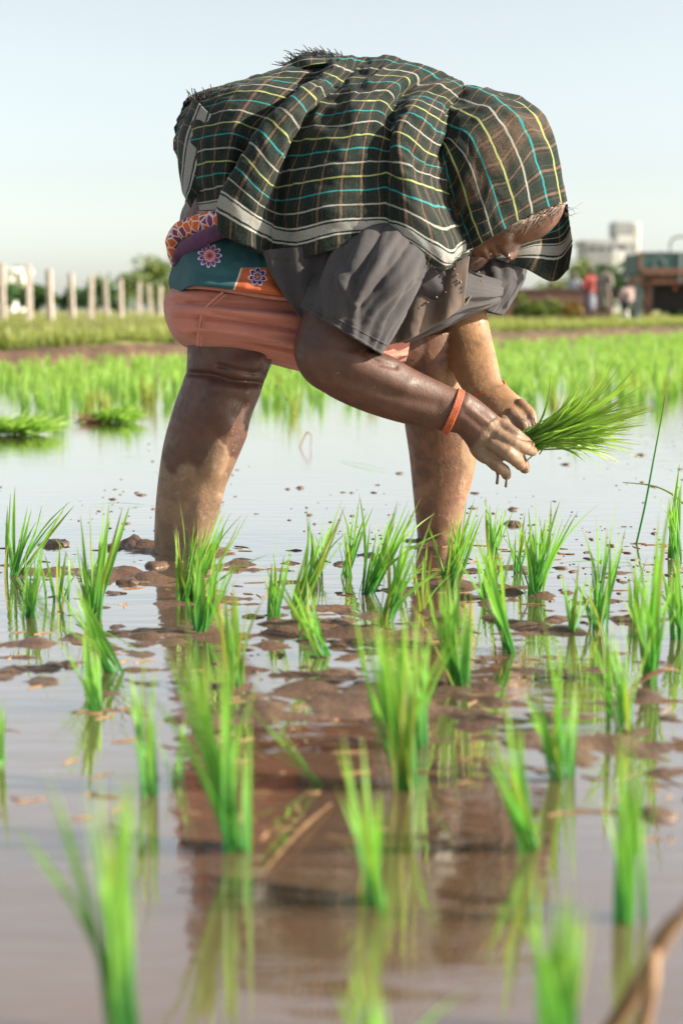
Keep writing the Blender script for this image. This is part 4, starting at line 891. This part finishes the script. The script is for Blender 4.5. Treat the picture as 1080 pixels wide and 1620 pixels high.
#PART3
# ------------------------------------------------------------------ small things on the water
def lump(name, px, py, r, label, group, seed, sq=.55, z=-.2, mt='mud'):
    c = G(px, py); mb = MB(); mb.ball((0, 0, 0), 1.0, 12); v = mb.v[0]
    d = 1 + .42 * fbm(v[:, 0] * 1.7, v[:, 1] * 1.7, v[:, 2] * 1.7, 4, seed); mb.v[0] = v * d[:, None] * np.array((r * 1.25, r, r * sq))
    o = mb.build(name, M[mt]); o.location = c + Vector((0, 0, z * r * sq)); o.rotation_euler = (0, 0, seed * 1.3); return tag(o, label, 'mud', group)
for i, (px, py, r, lb) in enumerate([
    (85, 862, .026, 'smooth wet mud lump between the two leftmost rice clumps'), (213, 862, .030, 'churned wet mud lump against the heel of the rear leg'),
    (178, 868, .018, 'low muddy lump left of the churned one at the rear leg'), (246, 896, .022, 'pale brown mud lump in front of the rear leg'),
    (205, 922, .020, 'flat orange-brown mud lump left of the bushiest rice clump'), (474, 772, .011, 'dark mud clod with a root on the open water between the legs'),
    (455, 774, .007, 'smaller mud clod just left of the one with a root'), (632, 749, .010, 'dark mud clod on the water just left of the front leg'),
    (1014, 720, .013, 'dark mud clod on the open water at the right, below the bundle tips'), (895, 735, .013, 'low dark mud clod on the water right of the dripping hands'),
    (812, 806, .014, 'brown mud clod behind the rice right of the front leg'), (812, 830, .020, 'brown flat mud patch lump right of the front leg foot'),
    (538, 893, .012, 'brown mud clod in the middle of the gap between the legs'), (108, 1052, .012, 'reddish mud clod left of the hard leaning rice clump'),
    (885, 1065, .012, 'dark clod on the mud behind the blurred right rice clump'), (490, 815, .008, 'tiny clod with a green sprout between the legs'),
    (1035, 1290, .018, 'dark mud lump near the right edge in the foreground')]):
    lump('mud_lump', px, py, r, lb, 'mud lumps standing out of the water', i + 3)
ck = MB(); ball_ = MB(); ball_.ball((0, 0, 0), 1.0, 4); bv, bf = ball_.v[0], ball_.f
for i in range(1500):
    if rng.random() < .6: g_ = G(rng.uniform(-200, 1280), 655 + 260 * rng.random() ** .8)
    else: g_ = G(rng.uniform(-100, 1180), rng.uniform(880, 1300))
    if abs(vnoise(g_.x * 2.2, g_.y * 1.1, 0, 6)) < .30: continue
    r = .0013 + .0045 * rng.random() ** 4; a = rng.uniform(0, 3)
    v = bv * np.array((r * rng.uniform(1, 3), r * rng.uniform(1, 1.6), r * .6)); v = v @ np.array(Matrix.Rotation(a, 3, 'Z')).T
    v *= (1 + .35 * fbm(v[:, 0] * 400 + i, v[:, 1] * 400, v[:, 2] * 400, 2, 3))[:, None]; ck.add(v + np.array((g_.x, g_.y, .0004)), bf)
tag(ck.build('mud_crumbs', M['mud']), 'fine dark mud crumbs scattered over the water', 'mud', None, 'stuff')

sd = MB()
for i in range(420):
    g_ = G(rng.uniform(-150, 1230), 860 + 480 * rng.random() ** 1.5); a = rng.gauss(0, .9); l = rng.uniform(.008, .04); dv = Vector((math.cos(a), math.sin(a), 0)) * l
    if abs(vnoise(g_.x * 3, g_.y * 2, 0, 16)) < .12: continue
    sd.tube([g_ + Vector((0, 0, .0002)), g_ + dv * .5 + Vector((rng.gauss(0, .002), rng.gauss(0, .002), .0008)), g_ + dv + Vector((0, 0, .0004))], [.0012, .0011, .0006], n=4, m=5, mi=rng.choice((0, 0, 1)))
tag(sd.build('straw_litter', [M['dry'], M['stem']]), 'fine straw and root bits floating among the rice clumps', 'straw', None, 'stuff')
def flat_blade(name, p0, p1, wid, label, mt='rice', arch=.004, cat='leaf'):
    a, c = G(*p0), G(*p1); v, f, al = blade_mesh('b', .0, 3, twist=.15); d = c - a; L = d.length
    mb = MB(); vv = v * np.array((wid, wid, L)); vv = np.stack([vv[:, 0], vv[:, 2], vv[:, 1] + arch * np.sin(np.pi * al) + .002], 1)
    R = np.array(Matrix.Rotation(math.atan2(d.y, d.x) - math.pi / 2, 3, 'Z')); mb.add(vv @ R.T + np.array(a), f, along=al)
    return tag(mb.build(name, M[mt]), label, cat)
flat_blade('floating_leaf', (228, 800), (140, 800), .005, 'green leaf floating flat left of the rear leg')
flat_blade('floating_leaf', (540, 730), (620, 748), .005, 'green leaf floating flat left of the front leg')
flat_blade('floating_leaf', (1000, 893), (880, 893), .006, 'long green leaf lying on the water at right beside the dark clump')
flat_blade('floating_leaf', (640, 913), (720, 905), .006, 'green leaf lying flat before the front leg')
flat_blade('floating_leaf', (525, 1275), (412, 1390), .005, 'yellow-brown leaf lying in the brown reflection at the centre', 'dry')
flat_blade('floating_leaf', (120, 985), (235, 1040), .005, 'thin green leaf floating left of the bushiest clump')
def stalk(name, pts, rad, label, mt='dry', cat='stalk'):
    mb = MB(); mb.tube([P(x, y, Y) for x, y, Y in pts], rad, n=8, m=30); return tag(mb.build(name, M[mt]), label, cat)
g1 = G(476, 708).y
stalk('bent_straw', [(474, 709, g1), (479, 696, g1), (486, 684, g1), (492, 690, g1), (491, 708, g1)], [.002, .0022, .0024, .0018, .001], 'bent dry straw standing in the open water between the legs')
g1 = G(985, 1640).y
stalk('dry_stalk', [(940, 1660, g1), (985, 1600, g1), (1020, 1540, g1), (1055, 1480, g1), (1100, 1420, g1)], [.005, .006, .006, .005, .004], 'thick blurred dry brown stalk leaning at the lower right corner')
stalk('dry_stalk', [(1010, 1650, g1 * .98), (1030, 1560, g1 * .98), (1035, 1500, g1), (1062, 1455, g1)], [.005, .005, .005, .003], 'thinner dry stalk crossing the thick one at the lower right corner')
g1 = G(1020, 1085).y
stalk('dry_leaf', [(995, 1090, g1), (1022, 1072, g1), (1050, 1060, g1), (1075, 1062, g1)], [.002, .004, .003, .001], 'curled dry brown leaf lying across the loose clump at the right edge', cat='leaf')
g1 = G(1010, 860).y
for pts, lb in (([(1006, 862, g1), (1020, 800, g1), (1033, 730, g1), (1046, 660, g1), (1052, 625, g1)], 'very thin tall grass stem rising over the water at the right'),
                ([(1085, 800, g1), (1060, 780, g1), (1030, 768, g1), (985, 763, g1)], 'thin grass leaf arching in from the right edge over the water')):
    stalk('grass_stem', pts, [.0022, .0022, .0018, .0014, .0008], lb, 'rice', 'grass')
# pulled bundles waiting in the water
def lying_bundle(c0, c1, n, label, seed):
    r = random.Random(seed); a = G(*c0); c = G(*c1); root = empty('seedling_bundle', a, label, 'seedlings', 'pulled seedling bundles'); mb = MB(); ax = c - a
    for i in range(n):
        v, f, al = blade_mesh('b', r.uniform(-.1, .35), i, segs=4); u_ = r.random()
        b0 = a + ax * (.12 + .62 * u_) + Vector((r.gauss(0, .02), r.gauss(0, .03), r.uniform(.0, .03)))
        d = ax.normalized() * r.uniform(.5, 1.0) * ax.length * .28 + Vector((r.gauss(0, .03), r.gauss(0, .06), r.uniform(.01, .06))); L = d.length
        v = v * np.array((.007, L / 18, L)); R = (d.to_track_quat('Z', 'Y') @ Quaternion((0, 0, 1), r.uniform(0, 6.3))).to_matrix(); mb.add(v @ np.array(R).T + np.array(b0), f, along=al)
    mb.build('leaves', M['rice_far'], root)['kind'] = 'stuff'
    mb = MB()
    for i in range(40):
        b0 = a + ax * r.uniform(-.02, .3) + Vector((r.gauss(0, .02), r.gauss(0, .03), r.uniform(.0, .025))); d = -ax.normalized() * r.uniform(.03, .10) + Vector((0, r.gauss(0, .03), r.uniform(-.02, .02)))
        mb.tube([b0, b0 + d], [.003, .0015], n=4, m=3)
    mb.build('roots', M['dry'], root)['kind'] = 'stuff'
lying_bundle((-60, 688), (100, 688), 520, 'green seedling bundle lying in the water at the left edge', 1)
lying_bundle((142, 668), (224, 668), 300, 'small green seedling bundle lying in the water left of the worker', 2)

# ------------------------------------------------------------------ behind the bank
def ground_z(p): return float(np.interp((Vector((p[0], p[1], 0)) - B0).dot(BN), [a for a, _ in prof], [b for _, b in prof]))
M['concrete'] = mat('weathered_concrete', (.50, .43, .37), (.38, .32, .28), rough=.9, scale=9, bump=.3)
ptail = ['the leftmost, cut by the left edge', 'second from the left edge, the tallest in view', 'third from the left edge', 'fourth from the left edge', 'fifth from the left edge', 'sixth from the left edge', 'seventh from the left edge', 'eighth from the left edge', 'ninth from the left edge', 'tenth from the left edge', 'partly hidden behind the teal hip wrap']
for i, (px, top, h) in enumerate([(2, 416, 97), (44, 418, 93), (78, 426, 90), (113, 432, 80), (142, 435, 76), (168, 441, 70), (190, 441, 67), (218, 445, 62), (238, 448, 59), (252, 451, 56), (274, 456, 51)]):
    Y = 2400 * 1.55 / h; tp = P(px, top, Y); gz = ground_z(tp); w2 = .075
    mb = MB(); H_ = tp.z - gz + .1; n_ = 7; pts = []
    for k in range(n_ + 1):
        t = k / n_; wk = w2 * (1.12 - .2 * t) ; lx = .05 * math.sin(i * 2.1) * t; ch = .25
        pts.append([(sx * wk * a + lx, sy * wk * b_, -.1 + t * H_) for sx, sy, a, b_ in ((-1, -1, 1, 1 - ch), (-1, -1, 1 - ch, 1), (1, -1, 1 - ch, 1), (1, -1, 1, 1 - ch), (1, 1, 1, 1 - ch), (1, 1, 1 - ch, 1), (-1, 1, 1 - ch, 1), (-1, 1, 1, 1 - ch))])
    mb.tubegrid(np.array(pts), np.array(pts).mean(1)); o = mb.build('fence_post', M['concrete'], smooth=False); o.location = (tp.x, Y, gz); o.rotation_euler = (0, .022 * math.sin(i * 3.7), .4 * math.sin(i * 1.9))
    tag(o, 'pale concrete fence post, ' + ptail[i], 'post', 'concrete fence posts on the bank')

def shrub(name, px, top, wpx, Y, mt, label, group, seed, n=1500, trunk=False, leaf=.24, cat='bush', low=None):
    r = random.Random(seed); c = P(px, top, Y); gz = ground_z(c); Wd = wpx / F * Y; Ht = c.z - gz
    root = empty(name, (c.x, Y, gz), label, cat, group); mb = MB(); blobs = []
    z0 = Ht * (.35 if trunk else .0)
    for k in range(9):
        bz = r.uniform(.30, .80) * Ht; bz = max(bz, z0); br = r.uniform(.22, .36) * min(Wd, Ht) ; blobs.append((r.uniform(-.36, .36) * Wd * (1.15 - .5 * bz / Ht), r.uniform(-.3, .3) * Wd, bz, br))
    blobs.append((0, 0, Ht * .80, Ht * .2))
    V_ = []; F_ = []; A_ = []
    for i in range(n):
        bx, by, bz, br_ = r.choice(blobs); d = Vector((r.gauss(0, 1), r.gauss(0, 1), r.gauss(0, 1))).normalized() * br_ * (r.random() ** .45)
        p = Vector((bx, by, bz)) + Vector((d.x, d.y, d.z * .9)); p.z = max(p.z, .05)
        s_ = leaf * r.uniform(.5, 1.3); q_ = Quaternion((r.gauss(0, 1), r.gauss(0, 1), r.gauss(0, 1), r.gauss(0, 1))).normalized()
        base_ = len(V_)
        for x, y, z in ((-.5, 0, 0), (0, -.3, .06), (.6, 0, 0), (0, .3, .06)): V_.append(p + q_ @ Vector((x * s_, y * s_, z * s_)))
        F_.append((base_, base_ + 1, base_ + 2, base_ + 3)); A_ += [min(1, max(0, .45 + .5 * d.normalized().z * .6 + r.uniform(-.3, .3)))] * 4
    mb.add(np.array([tuple(v) for v in V_]) + np.array((c.x, Y, gz)), F_, along=np.array(A_)); mb.build('crown' if trunk else 'foliage', M[mt], root, False)
    tb = MB(); o_ = Vector((c.x, Y, gz))
    tb.tube([o_ + Vector((0, 0, -.1)), o_ + Vector((.03 * Ht, 0, Ht * .4)), o_ + Vector((0, 0, Ht * .75))], [.035 * Ht, .025 * Ht, .008 * Ht], n=7, m=8)
    for k in range(4): tb.tube([o_ + Vector((.01, 0, Ht * (.15 + .1 * k))), o_ + Vector((blobs[k][0] * .6, blobs[k][1] * .6, blobs[k][2] * .8)), o_ + Vector(blobs[k][:3])], [.016 * Ht, .010 * Ht, .004 * Ht], n=5, m=6)
    tb.build('trunk', M['stem'], root); return root
G1 = 'bushes behind the fence posts'; G2 = 'bushes behind the men'
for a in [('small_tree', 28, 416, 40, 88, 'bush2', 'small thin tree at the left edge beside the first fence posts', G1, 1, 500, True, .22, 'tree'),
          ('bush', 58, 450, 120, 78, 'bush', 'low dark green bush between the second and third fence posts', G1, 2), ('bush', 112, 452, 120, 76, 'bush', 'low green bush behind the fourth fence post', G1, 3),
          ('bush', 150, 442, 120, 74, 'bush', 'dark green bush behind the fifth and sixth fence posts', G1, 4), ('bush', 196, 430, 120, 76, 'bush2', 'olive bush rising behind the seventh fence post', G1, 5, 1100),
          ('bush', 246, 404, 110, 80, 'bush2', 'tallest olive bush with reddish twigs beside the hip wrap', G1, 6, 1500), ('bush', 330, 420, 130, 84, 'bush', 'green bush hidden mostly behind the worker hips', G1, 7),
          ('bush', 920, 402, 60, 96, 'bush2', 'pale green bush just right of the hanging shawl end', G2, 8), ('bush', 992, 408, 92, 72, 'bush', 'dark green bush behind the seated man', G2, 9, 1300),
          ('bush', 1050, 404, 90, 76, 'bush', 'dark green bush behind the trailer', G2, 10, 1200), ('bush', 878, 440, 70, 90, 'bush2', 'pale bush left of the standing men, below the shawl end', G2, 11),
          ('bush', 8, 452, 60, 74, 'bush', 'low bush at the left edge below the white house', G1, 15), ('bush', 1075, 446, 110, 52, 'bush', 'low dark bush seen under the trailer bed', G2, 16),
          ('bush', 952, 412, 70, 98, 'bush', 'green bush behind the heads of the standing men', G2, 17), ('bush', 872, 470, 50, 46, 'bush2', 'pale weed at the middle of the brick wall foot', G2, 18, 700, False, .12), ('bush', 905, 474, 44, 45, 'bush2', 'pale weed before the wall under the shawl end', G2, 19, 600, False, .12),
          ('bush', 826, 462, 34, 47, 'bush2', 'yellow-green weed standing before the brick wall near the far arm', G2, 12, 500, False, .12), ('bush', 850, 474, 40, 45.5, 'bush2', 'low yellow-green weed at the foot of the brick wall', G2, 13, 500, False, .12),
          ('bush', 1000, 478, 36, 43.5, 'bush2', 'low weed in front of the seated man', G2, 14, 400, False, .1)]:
    shrub(*a)

# brick wall
def brick_material():
    n = NT('red_brick'); b_ = n.node('TexBrick'); n.put(b_.inputs['Vector'], n.scale(n.node('TexCoord').outputs['Object'], (1, 1, 1)))
    mp = n.node('Mapping'); n.put(mp.inputs[0], n.obj()); mp.inputs['Rotation'].default_value = (math.pi / 2, 0, 0); n.put(b_.inputs['Vector'], mp.outputs[0])
    b_.inputs['Scale'].default_value = 4.2; b_.inputs['Color1'].default_value = (.24, .115, .08, 1); b_.inputs['Color2'].default_value = (.18, .09, .065, 1); b_.inputs['Mortar'].default_value = (.26, .20, .17, 1)
    n.set(Base_Color=n.mix(n.noise(2, 4), b_.outputs['Color'], (.16, .09, .07)), Roughness=.95); n.bump(b_.outputs['Fac'], .3, .01); return n.m
Yw = 51; a = P(770, 459, Yw); c = P(968, 459, Yw); gz = ground_z(a) - .15
wl = empty('brick_wall', ((a.x + c.x) / 2, Yw, gz), 'low red-brown brick wall behind the standing men', 'wall')
mb = MB(); k = 22; top = [(a.x + (c.x - a.x) * i / k, a.z + .05 * vnoise(i * .6, 0, 0, 3)) for i in range(k + 1)]
rows = [[(x, Yw - .12, gz) for x, z in top], [(x, Yw - .12, float(z)) for x, z in top], [(x, Yw + .12, float(z)) for x, z in top], [(x, Yw + .12, gz) for x, z in top]]
mb.grid(rows); mb.add([rows[0][0], rows[1][0], rows[2][0], rows[3][0]], [(0, 1, 2, 3)]); mb.add([rows[0][-1], rows[1][-1], rows[2][-1], rows[3][-1]], [(3, 2, 1, 0)])
mb.build('masonry', brick_material(), wl, False)
cp = MB()
for i in range(k): cp.box((top[i][0], Yw - .15, float(min(top[i][1], top[i + 1][1])) - .01), (top[i + 1][0] - .01, Yw + .15, float(max(top[i][1], top[i + 1][1])) + .05))
cp.build('coping', mat('dark_coping', (.18, .10, .08)), wl, False)

# buildings
M['render_grey'] = mat('grey_render', (.46, .45, .46), (.38, .37, .39), rough=.9, scale=.6); M['white_wall'] = mat('white_wash', (.80, .78, .74), (.70, .68, .64), rough=.85, scale=.5)
M['pane'] = mat('dark_pane', (.03, .035, .04), (.05, .05, .06), rough=.15)
def building(name, Y, vols, label, wins):
    x0 = P(vols[0][0], vols[0][1], Y); root = empty(name, (x0.x, Y, .2), label, 'building')
    for (l, t, r, bt, dpt, mt, pn) in vols:
        A = P(l, t, Y); B_ = P(r, bt, Y); mb = MB(); mb.box((A.x, Y, B_.z), (B_.x, Y + dpt, A.z), bev=.12); w_ = mb.build(pn, M[mt], root, False)
    for (l, t, r, bt) in wins:
        A = P(l, t, Y); B_ = P(r, bt, Y); mb = MB(); mb.box((A.x, Y - .06, B_.z), (B_.x, Y + .02, A.z)); wi = mb.build('window', M['render_grey'], root, False)
        mb = MB(); mb.box((A.x + .1, Y - .075, B_.z + .1), (B_.x - .1, Y - .062, A.z - .1)); mb.build('pane', M['pane'], wi, False)
building('concrete_building', 190, [(926, 384, 1004, 493, 7, 'render_grey', 'wall'), (922, 379, 976, 385, 8, 'render_grey', 'roof'), (972, 350, 1002, 372, 4, 'render_grey', 'water_tank'), (975, 371, 1003, 383.9, 4.5, 'white_wall', 'tower'), (1003, 352, 1011, 404, 3, 'white_wall', 'sunlit_side')],  # last white strip carries the building's sunlit right side in its colour
         'distant grey concrete building with a square tank on its roof', [(932, 388, 942, 396), (947, 388, 957, 396), (962, 388, 970, 396), (980, 387, 990, 397)])
mb = MB(); A = P(968, 396, 188); B_ = P(986, 420, 188); mb.box((A.x, 188, .2), (B_.x, 189.2, A.z), bev=.1); tag(mb.build('white_shed', M['white_wall'], None, False), 'small bright white shed in front of the distant concrete building', 'building')
building('white_house', 112, [(-90, 430, 22, 493, 6, 'white_wall', 'wall'), (-95, 424, 25, 431, 6.6, 'white_wall', 'roof')], 'bright white house glimpsed at the left edge behind the fence', [(-40, 440, -20, 455)])

# ------------------------------------------------------------------ trailer
TR = empty('farm_trailer', (P(1008, 495, 40).x, 40, .28), 'teal-sided farm trailer on a rusty frame, cut by the right edge', 'trailer')
M['rust'] = mat('rusty_steel', (.26, .12, .07), (.13, .07, .05), rough=.85, scale=5); M['tealpaint'] = mat('faded_teal_paint', (.030, .115, .105), (.05, .085, .075), rough=.6, scale=4); M['greypaint'] = mat('grey_steel', (.22, .25, .24), (.15, .17, .17), rough=.6)
M['tyre'] = mat('black_rubber', (.025, .025, .026), (.035, .03, .028), rough=.9); M['orangelamp'] = mat('orange_reflector', (.55, .12, .03), (.45, .09, .03), rough=.3)
x0 = TR.location.x; zf = P(1040, 440, 40).z; zt = P(1040, 401, 40).z; L = 4.2; D = 1.9
def tb(name, lo, hi, mt, parent=TR, bev=.012):
    mb = MB(); mb.box((x0 + lo[0], 40 + lo[1], lo[2]), (x0 + hi[0], 40 + hi[1], hi[2]), bev=bev); return mb.build(name, M[mt], parent, False)
tb('bed', (.30, .05, zf + .02), (L, D - .05, zf + .09), 'rust'); tb('chassis_beam', (.32, .10, zf - .16), (L, .24, zf + .0), 'rust'); tb('chassis_beam', (.32, D - .24, zf - .16), (L, D - .10, zf), 'rust'); tb('drawbar', (-.05, .8, zf - .10), (.32, 1.1, zf + .02), 'rust')
for k in range(4):
    u0 = .02 + k * 1.04
    for yy_, nm in ((.0, 'side_panel'), (D, 'side_panel')):
        pn = tb(nm, (u0 + .04, yy_ - .02, zf + .12), (u0 + 1.0, yy_ + .02, zt), 'tealpaint')
        if yy_ == 0:
            mb = MB(); ang = np.linspace(0, 2 * math.pi, 22)
            mb.tube([(x0 + u0 + .5 + .15 * math.cos(t), 40 - .03, (zf + .12 + zt) / 2 + .15 * math.sin(t)) for t in ang], [.012] * 22, n=6, m=44, cap=False); mb.build('panel_ring', M['greypaint'], pn)
    tb('stake', (u0 - .03, -.05, zf - .10), (u0 + .05, .06, zt + .05), 'greypaint' if k else 'rust'); tb('stake', (u0 - .03, D - .05, zf - .10), (u0 + .05, D + .06, zt + .05), 'greypaint')
tb('front_board', (-.02, .06, zf + .10), (.02, D - .06, zt), 'tealpaint'); tb('top_rail', (.0, -.035, zt + .002), (L, .035, zt + .05), 'greypaint')
for u0, w_ in ((-.04, .18), (.20, .2)): tb('support_leg', (u0, .15, .22), (u0 + w_, .33, zf - .03), 'greypaint' if u0 < 0 else 'rust')
tb('tool_box', (.12, .05, zf - .22), (.42, .40, zf - .06), 'rust'); tb('axle', (2.58, -.02, .72), (2.70, D + .02, .84), 'rust')
mb = MB(); mb.ball((x0 + .98, 40.06, zf - .26), (.05, .03, .05), 8); mb.build('reflector', M['orangelamp'], TR)
tb('underside_shade', (.55, .5, .45), (L, 1.4, zf - .17), 'tyre'); tb('side_board', (.05, -.075, zf + .10), (L, -.052, zf + .26), 'rust')  # black block paints the shade beneath the bed; the board is real
tb('side_rail', (.36, -.03, zf - .14), (L, .05, zf - .05), 'rust')
for yy_ in (.04, D - .04):
    mb = MB(); ang = np.linspace(0, 2 * math.pi, 40); mb.tube([(x0 + 2.64 + .36 * math.cos(t), 40 + yy_, .74 + .36 * math.sin(t)) for t in ang], [.12] * 40, n=10, m=60, cap=False); wh = mb.build('wheel', M['tyre'], TR)
    mb = MB(); mb.rings(np.array([(x0 + 2.64, 40 + yy_ - .08, .74), (x0 + 2.64, 40 + yy_ + .08, .74)]), np.array([(.27, 0, 0)] * 2), np.array([(0, 0, .27)] * 2), 24, 2); mb.build('rim', M['rust'], wh, False)
mb = MB(); mb.tube([P(1060, 402, 41.2), P(1060, 385, 41.2), P(1065, 377, 41.2), P(1075, 374, 41.2), P(1100, 374, 41.2)], [.03] * 5, n=8, m=30); mb.build('hoop', M['greypaint'], TR)

# ------------------------------------------------------------------ people by the wall
M['skin_plain'] = mat('dark_skin', (.085, .045, .032), (.065, .034, .026), rough=.5); M['hair_dark'] = mat('black_hair', (.012, .010, .010), (.02, .016, .014), rough=.5)
def villager(px, Y, rz, label, shirt, lower, seated=False, short=True, h=1.64, armlift=.0):
    c = P(px, 490, Y); gz = ground_z(c); root = empty('person', (c.x, Y, gz), label, 'person', 'people by the brick wall')
    s_ = h / 1.64; R = Matrix.Rotation(rz, 3, 'Z')
    def T(p): return R @ (Vector(p) * s_) + Vector((c.x, Y, gz))
    dz = -.40 if seated else 0
    b_ = MB()
    for sg in (-1, 1):
        if seated: b_.tube([T((sg * .10, 0, .84 + dz)), T((sg * .14, -.38, .50)), T((sg * .13, -.36, .10)), T((sg * .13, -.48, .04))], [.085, .065, .042, .035], n=10, m=20)
        else: b_.tube([T((sg * .09, 0, .84)), T((sg * .10 + .03 * sg, -.02, .46)), T((sg * .11, .02, .08)), T((sg * .13, -.13, .035))], [.085, .060, .042, .035], n=10, m=20)
        b_.tube([T((sg * .19, 0, 1.34 + dz)), T((sg * .26, .02, 1.06 + dz)), T((sg * (.22 - armlift), -.16, .92 + dz + armlift)), T((sg * (.18 - armlift), -.24, .90 + dz + armlift))], [.050, .042, .034, .032], n=10, m=20)
        for fk in range(4): b_.tube([T((sg * (.18 - armlift) + (fk - 1.5) * .018, -.24, .90 + dz + armlift)), T((sg * (.17 - armlift) + (fk - 1.5) * .018, -.33, .87 + dz + armlift))], [.010, .008], n=5, m=4)
        b_.ball(T((sg * .085, 0, 1.52 + dz)), .02, 5)
    b_.tube([T((0, 0, .82 + dz)), T((0, 0, 1.05 + dz)), T((0, .01, 1.28 + dz)), T((0, .01, 1.40 + dz)), T((0, 0, 1.48 + dz))], [.14, .13, .155, .07, .055], n=14, m=24, flat=.7)
    b_.ball(T((0, -.01, 1.55 + dz)), (.078 * s_, .092 * s_, .108 * s_), 10); b_.ball(T((0, -.105, 1.54 + dz)), (.016, .02, .022), 5); b_.ball(T((0, -.075, 1.48 + dz)), (.035, .03, .03), 6)
    link('body', remesh(b_.mesh('body'), .016, 3), M['skin_plain'], root)
    hr_ = MB(); hr_.ball(T((0, .02, 1.585 + dz)), (.088 * s_, .095 * s_, .092 * s_), 8); hr_.v[0][:, 2] += .01 * fbm(hr_.v[0][:, 0] * 30, hr_.v[0][:, 1] * 30, hr_.v[0][:, 2] * 30, 2, 3); hr_.build('hair', M['hair_dark'], root)
    def sleevetube(mb, pts, rads): mb.tube([T(p) for p in pts], rads, n=14, m=16, flat=.8)
    t_ = MB(); t_.tube([T((0, 0, .80 + dz)), T((0, 0, 1.0 + dz)), T((0, .01, 1.26 + dz)), T((0, .01, 1.40 + dz))], [.175, .165, .19, .08], n=18, m=22, flat=.72)
    for sg in (-1, 1): t_.tube([T((sg * .15, .0, 1.35 + dz)), T((sg * .22, .01, 1.22 + dz)), T((sg * .255, .02, 1.07 + dz))], [.075, .072, .068], n=12, m=10)
    m_ = remesh(t_.mesh('shirt'), .018, 3); link('shirt', m_, shirt, root)
    l_ = MB()
    if seated:
        for sg in (-1, 1): l_.tube([T((sg * .09, .02, .86 + dz)), T((sg * .14, -.38, .51)), T((sg * .13, -.36, .2))], [.125, .09, .07], n=12, m=14)
    else: l_.tube([T((0, 0, .90)), T((0, 0, .70)), T((0, 0, .48 if short else .18))], [.165, .185, .20], n=18, m=12, flat=.75)
    link('lungi', remesh(l_.mesh('lungi'), .018, 2), lower, root); return root
def chk(name, c1, c2, sc_):
    n = NT(name); v = n.node('TexChecker'); v.inputs['Scale'].default_value = sc_; n.put(v.inputs['Vector'], n.obj()); n.put(v.inputs[1], c1); n.put(v.inputs[2], c2); n.set(Base_Color=n.mix(n.noise(12, 3), v.outputs[0], c1), Roughness=.9); return n.m
villager(932, 48.5, .5, 'person in a red shirt and grey-blue lungi, back to the brick wall', mat('red_cotton', (.34, .06, .05), (.26, .045, .04), rough=.85), mat('greyblue_cotton', (.26, .28, .34), (.18, .20, .26), rough=.9), h=1.66)
villager(955, 46.5, 2.4, 'person in a grey patterned shirt and khaki lungi, standing nearest the trailer', chk('patterned_cotton', (.22, .20, .18), (.42, .34, .28), 14), mat('khaki_cotton', (.26, .25, .18), (.17, .17, .13), rough=.9), h=1.70, armlift=.05)
villager(908, 53, -.4, 'person in pale grey, half hidden by the shawl end, left of the red shirt', mat('pale_grey_cotton', (.42, .43, .46), (.30, .31, .34), rough=.9), mat('dark_cotton', (.06, .06, .08), rough=.9), h=1.60)
villager(992, 45.5, .2, 'person in a pale pink shirt sitting low in the grass beside the trailer', mat('pale_pink_cotton', (.50, .36, .33), (.40, .28, .26), rough=.9), mat('navy_cotton', (.03, .035, .06), rough=.9), seated=True, h=1.62)
mb = MB(); c = P(991, 489, 42.5); mb.ball((0, 0, 0), (.09, .08, .17), 10); v = mb.v[0]; v *= (1 + .25 * fbm(v[:, 0] * 14, v[:, 1] * 14, v[:, 2] * 14, 3, 2))[:, None]
mb.tube([(0, 0, .13), (.02, 0, .2), (.06, 0, .25)], [.04, .025, .03], n=8, m=8); o = mb.build('white_sack', M['white_wall']); o.location = (c.x, 42.5, ground_z(c) + .14); tag(o, 'small white sack standing in the grass below the seated person', 'sack')
